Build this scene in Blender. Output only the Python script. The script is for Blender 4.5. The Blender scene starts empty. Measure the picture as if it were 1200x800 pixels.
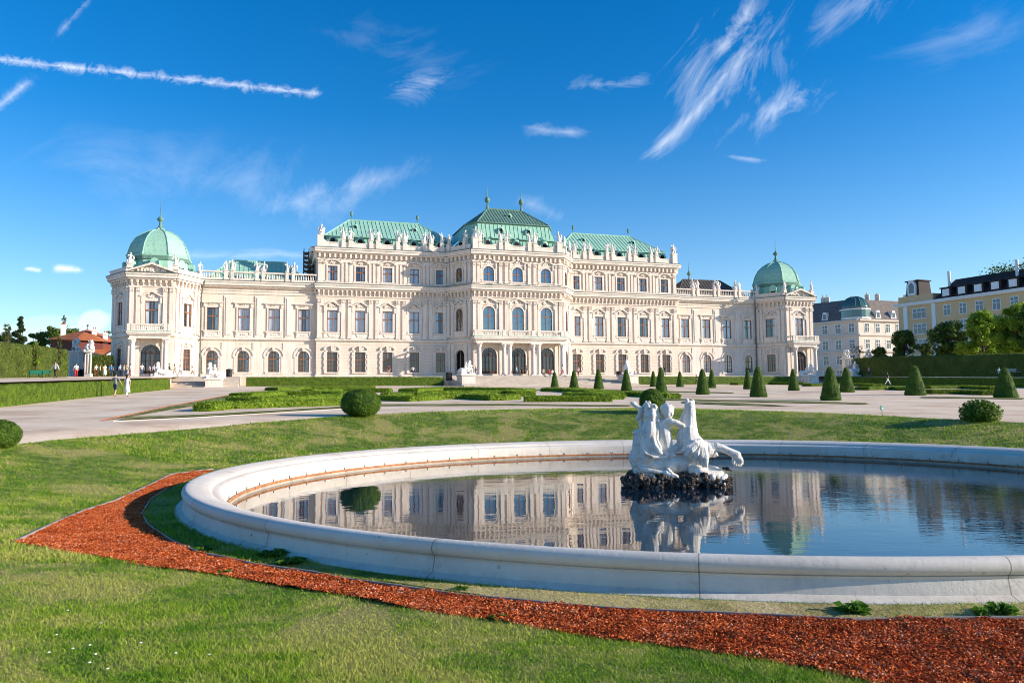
import bpy, bmesh, math, random
import numpy as np
from mathutils import Vector, Matrix
from mathutils.geometry import delaunay_2d_cdt
random.seed(7); RNG = np.random.default_rng(11)
PI = math.pi
scene = bpy.context.scene
COL = scene.collection
# ------------------------------------------------------------------ camera frame (camera stands at the origin)
FPX, PITCH, ROLL, YAW = 888.57, .0752, -.010, .3045
cF = np.array([0, math.cos(PITCH), math.sin(PITCH)]); cU0 = np.array([0, -math.sin(PITCH), math.cos(PITCH)]); cR0 = np.array([1., 0, 0])
cR = math.cos(ROLL)*cR0 + math.sin(ROLL)*cU0; cU = -math.sin(ROLL)*cR0 + math.cos(ROLL)*cU0
cam_d = bpy.data.cameras.new('camera'); cam = bpy.data.objects.new('camera', cam_d); COL.objects.link(cam)
cam_d.sensor_width = 36; cam_d.lens = FPX/1200*36; cam_d.clip_end = 6000; cam_d.clip_start = .1
cam.matrix_world = Matrix(((cR[0], cU[0], -cF[0], 0), (cR[1], cU[1], -cF[1], 0), (cR[2], cU[2], -cF[2], 0), (0, 0, 0, 1)))
scene.camera = cam
def ray(x, y): return cF + cR*(x-600)/FPX + cU*(400-y)/FPX      # survey ray used to measure the site from the photograph
PO = np.array([-.4306, 128.558]); cy, sy = math.cos(YAW), math.sin(YAW)
def to_sw(X, Y): return (X-PO[0])*cy+(Y-PO[1])*sy, (X-PO[0])*sy-(Y-PO[1])*cy
def to_xy(s, w): return PO[0]+s*cy+w*sy, PO[1]+s*sy-w*cy
PCX, PCY, PA, PB = 4.217, 17.33, 10.86, 10.20                     # pool centre and outer half axes
WATER = -2.055; RIM = -1.5; ZB = 3.5
def sstep(a, b, x):
    t = np.clip((x-a)/(b-a), 0, 1); return t*t*(3-2*t)
def terr(X, Y):
    X = np.asarray(X, float); Y = np.asarray(Y, float)
    s, w = to_sw(X, Y)
    z = 2.0-.0345*(w-14)
    z = np.minimum(z, 3.42)
    q = np.hypot((X-PCX)/PA, (Y-PCY)/PB); r = (q-1)*10.7
    k = sstep(.6, 8.5, r)
    z = -1.93*(1-k)+z*k
    return np.where(r < -.2, -2.9, z)
def G(x, y):
    d = ray(x, y); prev = None; t = 2.5
    while t < 260:
        Q = d*t; v = Q[2]-float(terr(Q[0], Q[1]))
        if v < 0: break
        t *= 1.004
    a, b = t/1.004, t
    for _ in range(18):
        m = (a+b)/2; Q = d*m
        if Q[2]-float(terr(Q[0], Q[1])) < 0: b = m
        else: a = m
    Q = d*b
    return Q
def pxm(Q): return float(np.dot(Q, cF))/FPX                    # metres per photo pixel at that distance
def onw(x, y, w):                                               # survey ray met with the upright plane at distance w from the palace wings
    d = ray(x, y); N = np.array([sy, -cy, 0]); t = (w+PO[0]*N[0]+PO[1]*N[1])/float(d@N); return d*t
# ------------------------------------------------------------------ materials
def mat(name, col, rough=.8, col2=None, scale=1., bump=0., bscale=None, spec=.3, metal=0., detail=4, dist=.02, obj=True, fac=(.35, .65)):
    m = bpy.data.materials.new(name); m.use_nodes = True; nt = m.node_tree; b = nt.nodes['Principled BSDF']
    b.inputs['Roughness'].default_value = rough; b.inputs['Metallic'].default_value = metal
    b.inputs['Specular IOR Level'].default_value = spec
    b.inputs['Base Color'].default_value = (*col, 1)
    tc = nt.nodes.new('ShaderNodeTexCoord'); out = tc.outputs['Object']
    if col2 is not None:
        n = nt.nodes.new('ShaderNodeTexNoise'); n.inputs['Scale'].default_value = scale; n.inputs['Detail'].default_value = detail; n.inputs['Roughness'].default_value = .65
        nt.links.new(out, n.inputs['Vector'])
        r = nt.nodes.new('ShaderNodeValToRGB'); r.color_ramp.elements[0].position = fac[0]; r.color_ramp.elements[1].position = fac[1]
        r.color_ramp.elements[0].color = (*col, 1); r.color_ramp.elements[1].color = (*col2, 1)
        nt.links.new(n.outputs['Fac'], r.inputs['Fac']); nt.links.new(r.outputs['Color'], b.inputs['Base Color'])
    if bump > 0:
        n = nt.nodes.new('ShaderNodeTexNoise'); n.inputs['Scale'].default_value = bscale or scale*4; n.inputs['Detail'].default_value = 5
        nt.links.new(out, n.inputs['Vector'])
        bp = nt.nodes.new('ShaderNodeBump'); bp.inputs['Strength'].default_value = bump; bp.inputs['Distance'].default_value = dist
        nt.links.new(n.outputs['Fac'], bp.inputs['Height']); nt.links.new(bp.outputs['Normal'], b.inputs['Normal'])
    return m
def N(m, t): return m.node_tree.nodes.new(t)
def Lk(m, a, b): m.node_tree.links.new(a, b)
def math_(m, op, a, b=None, c=None, clamp=False):
    n = N(m, 'ShaderNodeMath'); n.operation = op; n.use_clamp = clamp
    for i, v in enumerate((a, b, c)):
        if v is None: continue
        if isinstance(v, (int, float)): n.inputs[i].default_value = v
        else: Lk(m, v, n.inputs[i])
    return n.outputs[0]
def mix_(m, fac, a, b, mode='MIX'):
    n = N(m, 'ShaderNodeMix'); n.data_type = 'RGBA'; n.blend_type = mode
    for i, v in ((0, fac), (6, a), (7, b)):
        if isinstance(v, (int, float)): n.inputs[i].default_value = v
        elif isinstance(v, tuple): n.inputs[i].default_value = (*v, 1) if len(v) == 3 else v
        else: Lk(m, v, n.inputs[i])
    return n.outputs[2]
def noise_(m, scale, detail=4, vec=None, rough=.6, dist=0., mapping=None):
    tc = N(m, 'ShaderNodeTexCoord'); v = vec if vec is not None else tc.outputs['Object']
    if mapping:
        mp = N(m, 'ShaderNodeMapping'); Lk(m, v, mp.inputs['Vector']); mp.inputs['Scale'].default_value = mapping; v = mp.outputs['Vector']
    n = N(m, 'ShaderNodeTexNoise'); n.inputs['Scale'].default_value = scale; n.inputs['Detail'].default_value = detail
    n.inputs['Roughness'].default_value = rough; n.inputs['Distortion'].default_value = dist
    Lk(m, v, n.inputs['Vector']); return n.outputs['Fac']
def ramp_(m, fac, stops):
    r = N(m, 'ShaderNodeValToRGB'); el = r.color_ramp.elements
    while len(el) < len(stops): el.new(.5)
    for e, (p, c) in zip(el, stops): e.position = p; e.color = (*c, 1) if len(c) == 3 else c
    Lk(m, fac, r.inputs['Fac']); return r.outputs['Color']
def bump_(m, h, strength=.5, dist=.02):
    b = N(m, 'ShaderNodeBump'); b.inputs['Strength'].default_value = strength; b.inputs['Distance'].default_value = dist
    Lk(m, h, b.inputs['Height']); Lk(m, b.outputs['Normal'], m.node_tree.nodes['Principled BSDF'].inputs['Normal'])
def base_(m, c): Lk(m, c, m.node_tree.nodes['Principled BSDF'].inputs['Base Color'])
M = {}
def plaster(name, c1, c2, c3, joints=0.):
    m = mat(name, c1, .85, spec=.2)
    a = noise_(m, .35, 5, rough=.7); c = ramp_(m, a, [(.3, c2), (.6, c1)])
    st = noise_(m, 1.5, 7, rough=.8, mapping=(1.8, 1.8, .14)); sk = ramp_(m, st, [(.50, (0, 0, 0)), (.78, (1, 1, 1))])
    f = N(m, 'ShaderNodeRGBToBW'); Lk(m, sk, f.inputs[0])
    c = mix_(m, math_(m, 'MULTIPLY', f.outputs[0], .9), c, c3)
    fine = noise_(m, 6, 4); h = math_(m, 'MULTIPLY', fine, .25)
    if joints:
        tc = N(m, 'ShaderNodeTexCoord'); sp = N(m, 'ShaderNodeSeparateXYZ'); Lk(m, tc.outputs['Object'], sp.inputs[0])
        fr = math_(m, 'FRACT', math_(m, 'DIVIDE', sp.outputs['Z'], joints))
        g = math_(m, 'LESS_THAN', fr, .10)
        c = mix_(m, math_(m, 'MULTIPLY', g, .45), c, c3)
        h = math_(m, 'SUBTRACT', h, math_(m, 'MULTIPLY', g, 2.5))
    base_(m, c); bump_(m, h, .5, .03); return m
M['plaster'] = plaster('cream plaster', (.78, .66, .545), (.71, .585, .475), (.44, .36, .29))
M['rustic'] = plaster('coursed cream plaster', (.78, .665, .55), (.72, .60, .49), (.46, .38, .31), .52)
M['trim'] = plaster('pale stone trim', (.80, .72, .63), (.71, .62, .53), (.40, .33, .27))
M['statue'] = plaster('white sandstone', (.82, .79, .74), (.74, .70, .64), (.42, .38, .34))
M['lead'] = mat('dark grey-green flashing', (.10, .12, .10), .6, (.16, .18, .15), 1.)
def copper(name, a, b, c):
    m = mat(name, a, .62, spec=.25)
    n1 = noise_(m, .5, 5, mapping=(1, 1, 1)); n2 = noise_(m, 1.5, 5, mapping=(3, 3, .35), rough=.7)
    col = ramp_(m, n1, [(.3, a), (.7, b)])
    f = math_(m, 'MULTIPLY', math_(m, 'SUBTRACT', n2, .47, clamp=True), 3.4, clamp=True)
    base_(m, mix_(m, f, col, c)); bump_(m, noise_(m, 3, 3), .2, .03); return m
M['copper'] = copper('green copper sheet', (.36, .60, .47), (.27, .50, .39), (.16, .36, .28))
M['copper_dome'] = copper('pale green copper dome', (.33, .56, .43), (.27, .49, .38), (.16, .34, .27))
M['copper_dark'] = copper('weathered dark copper', (.13, .24, .19), (.10, .18, .14), (.22, .40, .32))
M['tin'] = copper('brown grey sheet roof', (.085, .075, .065), (.06, .055, .05), (.13, .12, .11))
M['wood'] = mat('orange brown window timber', (.36, .15, .065), .55, (.24, .095, .045), 2.)
M['darkwood'] = mat('dark brown door timber', (.085, .045, .028), .5, (.05, .03, .02), 2.)
M['curtain'] = mat('white net curtain', (.86, .86, .85), .9, (.70, .71, .72), 3.)
M['dark'] = mat('dark interior', (.02, .018, .017), .9)
m = mat('window glass', (.05, .07, .09), .04, spec=.9); M['glass'] = m
nt = m.node_tree; b = nt.nodes['Principled BSDF']; tr = nt.nodes.new('ShaderNodeBsdfTransparent'); tr.inputs[0].default_value = (.86, .90, .95, 1)
mx = nt.nodes.new('ShaderNodeMixShader'); mx.inputs[0].default_value = .20; bump_(m, noise_(m, .9, 2), .25, .05)
b.inputs['Metallic'].default_value = .8; b.inputs['Base Color'].default_value = (.50, .60, .68, 1); nt.links.new(tr.outputs[0], mx.inputs[1]); nt.links.new(b.outputs[0], mx.inputs[2]); nt.links.new(mx.outputs[0], nt.nodes['Material Output'].inputs['Surface'])
m = mat('sky-reflecting glass', (.10, .22, .34), .06, spec=1.); M['glassblue'] = m; m.node_tree.nodes['Principled BSDF'].inputs['Metallic'].default_value = .75; m.node_tree.nodes['Principled BSDF'].inputs['Base Color'].default_value = (.17, .25, .31, 1); bump_(m, noise_(m, .9, 2), .3, .05)
m = mat('dim window glass', (.05, .08, .12), .05, spec=1.); M['glassdim'] = m; m.node_tree.nodes['Principled BSDF'].inputs['Metallic'].default_value = .12; m.node_tree.nodes['Principled BSDF'].inputs['Base Color'].default_value = (.05, .065, .085, 1)
# ------------------------------------------------------------------ mesh builder
class MB:
    def __init__(s): s.v = []; s.f = []; s.m = []; s.sm = []; s.mi = 0; s.smooth = False
    def add(s, vs, fs):
        o = len(s.v); s.v += [tuple(map(float, v)) for v in vs]
        for f in fs: s.f.append(tuple(i+o for i in f)); s.m.append(s.mi); s.sm.append(s.smooth)
    def quad(s, a, b, c, d): s.add([a, b, c, d], [(0, 1, 2, 3)])
    def box(s, x0, x1, y0, y1, z0, z1, fn=None, taper=0):
        t = taper
        P = [(x0, y0, z0), (x1, y0, z0), (x1, y1, z0), (x0, y1, z0), (x0+t, y0+t, z1), (x1-t, y0+t, z1), (x1-t, y1-t, z1), (x0+t, y1-t, z1)]
        if fn: P = [fn(*p) for p in P]
        s.add(P, [(0, 3, 2, 1), (4, 5, 6, 7), (0, 1, 5, 4), (1, 2, 6, 5), (2, 3, 7, 6), (3, 0, 4, 7)])
    def prism(s, poly, n0, n1, fn=None):               # poly of (u,z), from depth n0 to n1
        k = len(poly); P = [(u, n0, z) for u, z in poly]+[(u, n1, z) for u, z in poly]
        if fn: P = [fn(*p) for p in P]
        s.add(P, [tuple(range(k)), tuple(range(2*k-1, k-1, -1))]+[(i, (i+1) % k, (i+1) % k+k, i+k) for i in range(k)])
    def tube(s, pts, rad, seg=8, cap=True, fn=None):
        pts = [Vector(p) for p in pts]; n = len(pts)
        if not hasattr(rad, '__len__'): rad = [rad]*n
        vs = []; prev = None
        for i, p in enumerate(pts):
            t = (pts[min(i+1, n-1)]-pts[max(i-1, 0)]).normalized()
            a = prev if prev is not None else (Vector((0, 0, 1)) if abs(t.z) < .9 else Vector((1, 0, 0)))
            a = (a-t*a.dot(t)).normalized(); prev = a; b = t.cross(a)
            for k in range(seg):
                th = 2*PI*k/seg; q = p+(a*math.cos(th)+b*math.sin(th))*rad[i]; vs.append(fn(*q) if fn else tuple(q))
        fs = [(i*seg+k, i*seg+(k+1) % seg, (i+1)*seg+(k+1) % seg, (i+1)*seg+k) for i in range(n-1) for k in range(seg)]
        if cap: fs += [tuple(range(seg))[::-1], tuple(range((n-1)*seg, n*seg))]
        s.add(vs, fs)
    def ell(s, c, r, seg=10, rings=6, fn=None, rot=None, jit=0.):
        if not hasattr(r, '__len__'): r = (r, r, r)
        vs = []; c = Vector(c)
        for i in range(rings+1):
            ph = PI*i/rings
            for k in range(seg):
                th = 2*PI*k/seg; q = Vector((r[0]*math.sin(ph)*math.cos(th), r[1]*math.sin(ph)*math.sin(th), r[2]*math.cos(ph)))
                if jit: q *= 1+random.uniform(-jit, jit)
                if rot: q = rot@q
                q = q+c; vs.append(fn(*q) if fn else tuple(q))
        s.add(vs, [(i*seg+k, (i+1)*seg+k, (i+1)*seg+(k+1) % seg, i*seg+(k+1) % seg) for i in range(rings) for k in range(seg)])
    def lathe(s, prof, c=(0, 0), seg=12, fn=None, ph0=0., sx=1., sy=1.):
        vs = []
        for r, z in prof:
            for k in range(seg):
                th = 2*PI*k/seg+ph0; q = (c[0]+sx*r*math.cos(th), c[1]+sy*r*math.sin(th), z); vs.append(fn(*q) if fn else q)
        n = len(prof); s.add(vs, [(i*seg+k, i*seg+(k+1) % seg, (i+1)*seg+(k+1) % seg, (i+1)*seg+k) for i in range(n-1) for k in range(seg)]+[tuple(range(seg))[::-1], tuple(range((n-1)*seg, n*seg))])
    def mesh(s, name, mats, norm=True):
        me = bpy.data.meshes.new(name); me.from_pydata(s.v, [], s.f)
        for m in (mats if isinstance(mats, (list, tuple)) else [mats]): me.materials.append(m)
        me.polygons.foreach_set('material_index', s.m); me.polygons.foreach_set('use_smooth', s.sm)
        if norm and len(s.f) < 60000:
            bm = bmesh.new(); bm.from_mesh(me); bmesh.ops.recalc_face_normals(bm, faces=bm.faces); bm.to_mesh(me); bm.free()
        me.update(); return me
    def build(s, name, mats, parent=None, loc=None, rz=0, label=None): return link(name, s.mesh(name, mats), parent, loc, rz, label)
def link(name, me, parent=None, loc=None, rz=0, label=None):
    o = bpy.data.objects.new(name, me); COL.objects.link(o)
    if parent is not None: o.parent = parent
    if loc is not None: o.location = loc
    o.rotation_euler = (0, 0, rz)
    if label: o['label'] = label
    return o
def tag(o, label, cat=None, group=None, kind=None):
    if label: o['label'] = label
    if cat: o['category'] = cat
    if group: o['group'] = group
    if kind: o['kind'] = kind
    return o
def thing(name, label, cat, loc=(0, 0, 0), rz=0, group=None):
    o = bpy.data.objects.new(name, None); COL.objects.link(o); o.location = loc; o.rotation_euler = (0, 0, rz); o.empty_display_size = .3
    return tag(o, label, cat, group)
def copy_tree(o, loc=None, rz=None, label=None, parent=None, scale=None):
    c = o.copy(); COL.objects.link(c); c.parent = parent
    for ch in o.children: copy_tree(ch, parent=c)
    if loc is not None: c.location = loc
    if rz is not None: c.rotation_euler = (0, 0, rz)
    if scale is not None: c.scale = scale
    if label: c['label'] = label
    return c
def np_mesh(name, V, F, mats, mi=None, smooth=False, attr=None):   # V (n,3), F (m,k) arrays
    me = bpy.data.meshes.new(name); V = np.asarray(V, np.float32); F = np.asarray(F, np.int32); k = F.shape[1]
    me.vertices.add(len(V)); me.vertices.foreach_set('co', V.ravel()); me.loops.add(F.size); me.loops.foreach_set('vertex_index', F.ravel())
    me.polygons.add(len(F)); me.polygons.foreach_set('loop_start', np.arange(0, F.size, k, dtype=np.int32)); me.polygons.foreach_set('loop_total', np.full(len(F), k, np.int32))
    for m in (mats if isinstance(mats, (list, tuple)) else [mats]): me.materials.append(m)
    if mi is not None: me.polygons.foreach_set('material_index', np.asarray(mi, np.int32))
    me.polygons.foreach_set('use_smooth', np.full(len(F), smooth))
    if attr is not None:
        a = me.attributes.new('rnd', 'FLOAT', 'POINT'); a.data.foreach_set('value', np.asarray(attr, np.float32))
    me.update(); me.validate(); return me
def tri_sample(me, n, rng=RNG):
    me.calc_loop_triangles(); T = np.empty(len(me.loop_triangles)*3, np.int32); me.loop_triangles.foreach_get('vertices', T); T = T.reshape(-1, 3)
    V = np.empty(len(me.vertices)*3, np.float32); me.vertices.foreach_get('co', V); V = V.reshape(-1, 3)
    a, b, c = V[T[:, 0]], V[T[:, 1]], V[T[:, 2]]; nn = np.cross(b-a, c-a); ar = np.linalg.norm(nn, axis=1)+1e-12
    idx = rng.choice(len(T), n, p=ar/ar.sum()); u = rng.random((n, 1)); v = rng.random((n, 1)); fl = (u+v) > 1; u = np.where(fl, 1-u, u); v = np.where(fl, 1-v, v)
    P = a[idx]+(b-a)[idx]*u+(c-a)[idx]*v; return P, nn[idx]/ar[idx][:, None]
def leaves(P, Nn, size, rng=RNG, spread=.9, out=.5):
    """small leaf quads (diamond shaped) at points P, turned loosely along Nn"""
    n = len(P); d = Nn+rng.normal(0, spread, (n, 3)); d /= np.linalg.norm(d, axis=1)[:, None]+1e-9
    t = np.cross(d, rng.normal(0, 1, (n, 3))); t /= np.linalg.norm(t, axis=1)[:, None]+1e-9; b = np.cross(d, t)
    sz = size*rng.uniform(.6, 1.4, (n, 1)); c = P+Nn*rng.uniform(-out, out, (n, 1))*size
    V = np.stack([c-t*sz, c+b*sz*.45, c+t*sz, c-b*sz*.45], 1).reshape(-1, 3); F = np.arange(4*n).reshape(-1, 4)
    return V, F
def leafmat(name, a, b, c, scale=2., trans=.35):
    m = mat(name, a, .55, spec=.25); at = N(m, 'ShaderNodeAttribute'); at.attribute_name = 'rnd'
    n = noise_(m, scale, 5, rough=.7); f = math_(m, 'ADD', math_(m, 'MULTIPLY', at.outputs['Fac'], .55), math_(m, 'MULTIPLY', math_(m, 'SUBTRACT', n, .33), 1.5)); bump_(m, noise_(m, 7, 4, rough=.75), .8, .12)
    col = ramp_(m, f, [(.1, a), (.5, b), (.95, c)]); base_(m, col)
    nt = m.node_tree; tl = nt.nodes.new('ShaderNodeBsdfTranslucent'); Lk(m, col, tl.inputs[0]); mx = nt.nodes.new('ShaderNodeMixShader'); mx.inputs[0].default_value = trans
    Lk(m, nt.nodes['Principled BSDF'].outputs[0], mx.inputs[1]); Lk(m, tl.outputs[0], mx.inputs[2]); Lk(m, mx.outputs[0], nt.nodes['Material Output'].inputs['Surface'])
    return m
M['box'] = leafmat('clipped box leaves', (.06, .12, .010), (.16, .25, .016), (.34, .44, .03), 2.6)
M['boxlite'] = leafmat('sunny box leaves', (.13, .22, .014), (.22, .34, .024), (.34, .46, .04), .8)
M['yew'] = leafmat('dark yew leaves', (.045, .10, .014), (.10, .19, .02), (.22, .34, .035), 2.5)
M['horn'] = leafmat('tall hedge leaves', (.07, .11, .02), (.13, .18, .03), (.22, .26, .05), .5)
M['leafA'] = leafmat('broad tree leaves', (.045, .09, .016), (.085, .15, .022), (.16, .23, .035), .4)
M['leafB'] = leafmat('bright tree leaves', (.09, .18, .016), (.24, .38, .03), (.44, .55, .06), .5, .5)
M['leafC'] = leafmat('dark conifer needles', (.02, .045, .014), (.04, .075, .02), (.08, .12, .03), .6)
M['twig'] = mat('inner twigs', (.02, .03, .01), .9)
M['bark'] = mat('tree bark', (.11, .08, .055), .9, (.07, .05, .035), 6., .6)
def foliage_mesh(name, core, n, size, lm, spread=.9, out=1., dark=False):
    P, Nn = tri_sample(core, n); V, F = leaves(P, Nn, size, spread=spread, out=out)
    cv = np.empty(len(core.vertices)*3, np.float32); core.vertices.foreach_get('co', cv); cv = cv.reshape(-1, 3)
    core.calc_loop_triangles(); T = np.empty(len(core.loop_triangles)*3, np.int32); core.loop_triangles.foreach_get('vertices', T); T = T.reshape(-1, 3)
    T4 = F[:, [0, 1, 2]]; T5 = F[:, [0, 2, 3]]; FF = np.concatenate([T4, T5, T+len(V)]); VV = np.concatenate([V, cv])
    at = np.concatenate([np.repeat(RNG.random(n), 4), np.full(len(cv), .05)])
    mi = np.concatenate([np.zeros(len(T4)*2), np.ones(len(T))])
    return np_mesh(name, VV, FF, [lm, M['twig']] if dark else lm, mi if dark else None, attr=at)
# ================================================================== THE PALACE
palace = thing('palace', 'long cream baroque palace with green copper roofs and two domed corner pavilions', 'palace', (PO[0], PO[1], ZB), YAW)
class Fr:
    def __init__(s, a, b):
        s.a = a; L = math.hypot(b[0]-a[0], b[1]-a[1]); s.L = L; s.d = ((b[0]-a[0])/L, (b[1]-a[1])/L); s.n = (-s.d[1], s.d[0])
        s.rz = math.atan2(-s.d[1], s.d[0])
    def __call__(s, u, n, z):
        S = s.a[0]+s.d[0]*u+s.n[0]*n; W = s.a[1]+s.d[1]*u+s.n[1]*n; return (S, -W, z-ZB)
def L(s, w, z): return (s, -w, z-ZB)
PT = [(-60.8, -2.4), (-60.8, 0), (-57.9, 4.8), (-51.9, 4.8), (-49.0, 0), (-31.9, 0), (-31.9, .5), (-10.9, .5), (-7.75, 4.8)]
PT = PT+[(-s, w) for s, w in PT[::-1]]
KIND = ['p0', 'pA', 'pB', 'pC', 'wing', 'ret', 'block', 'cant', 'center', 'cant', 'block', 'ret', 'wing', 'pC', 'pB', 'pA', 'p0']
FR = [Fr(PT[i], PT[i+1]) for i in range(len(PT)-1)]
def wall(mb, fr, u0, u1, z0, z1, ops, dep=.4):
    def q(a, b, c, d): mb.quad(fr(*a), fr(*b), fr(*c), fr(*d))
    x = u0
    for uc, wd, a, b, arc in sorted(ops):
        l, r = uc-wd/2, uc+wd/2
        q((x, 0, z0), (l, 0, z0), (l, 0, z1), (x, 0, z1)); q((l, 0, z0), (r, 0, z0), (r, 0, a), (l, 0, a))
        if arc:
            sp = b-arc; K = 10; pts = [(uc-wd/2*math.cos(PI*i/K), sp+arc*math.sin(PI*i/K)) for i in range(K+1)]
            for (ua, za), (ub, zb) in zip(pts, pts[1:]):
                q((ua, 0, za), (ub, 0, zb), (ub, 0, z1), (ua, 0, z1)); q((ua, 0, za), (ub, 0, zb), (ub, -dep, zb), (ua, -dep, za))
            top = sp
        else:
            q((l, 0, b), (r, 0, b), (r, 0, z1), (l, 0, z1)); q((l, 0, b), (r, 0, b), (r, -dep, b), (l, -dep, b)); top = b
        q((l, 0, a), (l, 0, top), (l, -dep, top), (l, -dep, a)); q((r, 0, a), (r, 0, top), (r, -dep, top), (r, -dep, a)); q((l, 0, a), (r, 0, a), (r, -dep, a), (l, -dep, a))
        x = r
    q((x, 0, z0), (u1, 0, z0), (u1, 0, z1), (x, 0, z1))
# ---- window kinds.  local frame: u along x, outward is -y, z up from the bottom of the opening
def archpoly(w, h, arc, K=12, inset=0.):
    w = w/2-inset; sp = h-arc; a = arc-inset
    return [(-w, inset), (w, inset), (w, sp)]+[(w*math.cos(PI*i/K), sp+a*math.sin(PI*i/K)) for i in range(1, K)]+[(-w, sp)] if arc else [(-w, inset), (w, inset), (w, h-inset), (-w, h-inset)]
def ringf(mb, outer, inner, y0, y1):
    k = len(outer); V = [(u, y0, z) for u, z in outer]+[(u, y0, z) for u, z in inner]+[(u, y1, z) for u, z in outer]+[(u, y1, z) for u, z in inner]
    F = []
    for i in range(k):
        j = (i+1) % k; F += [(i, j, j+k, i+k), (i+k, j+k, j+3*k, i+3*k), (i, j, j+2*k, i+2*k), (i+2*k, j+2*k, j+3*k, i+3*k)]
    mb.add(V, F)
WK = {}
def wkind(key, w, h, arc=0., hood=None, frame='wood', grid=False, curt=True, door=False, oct_=False, sur=True, quoin=False, tr=.62):
    f = MB(); o = archpoly(w, h, arc); i = archpoly(w, h, arc, inset=.08)
    ringf(f, o, i, .10, .22)
    f.box(-.05, .05, .09, .20, .08, h-.08)
    zt = h*tr if not door else (h-arc)
    f.box(-w/2+.07, w/2-.07, .085, .20, zt-.06, zt+.06)
    if grid or door:
        for k in (-1, 1): f.box(k*w/4-.018, k*w/4+.018, .12, .16, .12, (h-arc*.45))
        n = 5 if not door else 4
        for k in range(1, n):
            z = h*k/n
            if abs(z-zt) > .2: f.box(-w/2+.1, w/2-.1, .12, .19, z-.018, z+.018)
    if door:
        for k in (-1, 0, 1): f.box(k*w/4-.07, k*w/4+.07, .07, .2, .1, h-arc)
        f.box(-w/2+.1, w/2-.1, .07, .2, .1, .9)
        for k in range(1, 8):
            a = PI*k/8; f.tube([(0, .15, h-arc), ((w/2-.1)*math.cos(a), .15, h-arc+(arc-.1)*math.sin(a))], .03, 5)
        f.tube([((w/3.2)*math.cos(PI*k/10), .15, h-arc+(arc*.6)*math.sin(PI*k/10)) for k in range(11)], .03, 5)
    fm = f.mesh('window_frame', M['wood'] if frame == 'wood' else M['darkwood'])
    g = MB(); p = archpoly(w, h, arc, inset=.05); g.add([(u, .17, z) for u, z in p], [tuple(range(len(p)))]); gm = g.mesh('pane', M['glassblue'] if key in ('ctr1', 'ctr2') else M['glassdim'] if key in ('blockG', 'door') else M['glass'])
    cms = []
    for var in range(3 if curt else 1):
        c = MB()
        c.mi = 1; c.add([(-w/2-.2, .85, -.1), (w/2+.2, .85, -.1), (w/2+.2, .85, h+.1), (-w/2-.2, .85, h+.1)], [(0, 1, 2, 3)])
        c.box(-w/2-.2, -w/2-.01, .42, .85, 0, h); c.box(w/2+.01, w/2+.2, .42, .85, 0, h)
        if curt:
            c.mi = 0
            for sgn in ((-1, 1), (-1, 1), (1,))[var]:
                K = 9; us = np.linspace(.045 if var < 1 else .2, .49, K+1)*w
                V = []
                for k, u in enumerate(us): V += [(sgn*u, .27+.03*math.sin(k*2.4), .05), (sgn*u, .27+.03*math.sin(k*2.4+.4), h-.05)]
                c.add(V, [(2*k, 2*k+2, 2*k+3, 2*k+1) for k in range(K)])
        cms.append(c.mesh('curtain' if curt else 'room_back', [M['curtain'], M['dark']]))
    cm = tuple(cms) if curt else cms[0]
    sm = None
    if sur:
        s = MB(); so = archpoly(w+.44, h+.22+.0, arc+.22 if arc else 0); si = archpoly(w, h, arc)
        so = [(u, z if z > .01 else -.0) for u, z in so]; ringf(s, so, si, -.10, .02)
        s.box(-w/2-.42, w/2+.42, -.24, .0, -.2, -.003)                                  # sill
        if hood == 'flat':
            s.box(-w/2-.3, w/2+.3, -.12, 0, h+.23, h+.68); s.box(-w/2-.62, w/2+.62, -.42, 0, h+.68, h+.86); s.box(-w/2-.5, w/2+.5, -.3, 0, h+.60, h+.678)
            for k in (-1, 1): s.box(k*(w/2+.3)-.13, k*(w/2+.3)+.13, -.28, -.003, h+.1, h+.6)
            for k in range(9): s.ell((random.uniform(-.5, .5), -.13, h+.45), (.13, .1, .10), 6, 4)
            s.box(-w/2-.34, w/2+.34, -.12, 0, -1.0, -.203)
            for k in (-1, 1): s.box(k*(w/2+.1)-.14, k*(w/2+.1)+.14, -.2, -.003, -.62, -.203); 
            for k in range(6): s.ell((random.uniform(-.45, .45), -.12, -.6), (.15, .08, .13), 6, 4)
        if hood == 'gable':
            for k in (-1, 1):
                s.prism([(0, h+1.46), (0, h+1.28), (k*(w/2+.30), h+.62), (k*(w/2+.7), h+.62), (k*(w/2+.7), h+.80), (k*(w/2+.36), h+.82)], -.40, 0)
            for k in range(16): s.ell((random.uniform(-.5, .5), -.13, h+.55+random.uniform(0, .45)), (.16, .12, .14), 6, 4)
            s.box(-w/2-.3, w/2+.3, -.10, 0, h+.223, h+.62)
            for k in (-1, 1): s.box(k*(w/2+.36)-.12, k*(w/2+.36)+.12, -.26, -.003, h-.3, h+.6); s.box(k*(w/2+.36)-.14, k*(w/2+.36)+.14, -.12, -.003, .2, h-.3)
            s.box(-w/2-.5, w/2+.5, -.12, 0, -.95, -.203); s.prism([(-.7, -.3), (.7, -.3), (.45, -.75), (-.45, -.75)], -.2, -.1)
        if hood == 'curve':
            P = [((w/2+.35)*math.cos(a), h+.48+.42*math.sin(a)) for a in np.linspace(0, PI, 9)]; Q = [(u*1.16, z+.15) for u, z in P]
            for a, b_, c_, d_ in zip(P, P[1:], Q[1:], Q): s.prism([a, b_, c_, d_], -.36, 0)
            for k in range(10): s.ell((random.uniform(-.45, .45), -.10, h+.35+random.uniform(0, .35)), (.14, .1, .12), 6, 4)
            for k in (-1, 1): s.prism([(k*(w/2+.30), h+.36), (k*(w/2+.9), h+.52), (k*(w/2+.9), h+.64), (k*(w/2+.34), h+.52)], -.40, 0)
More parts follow.
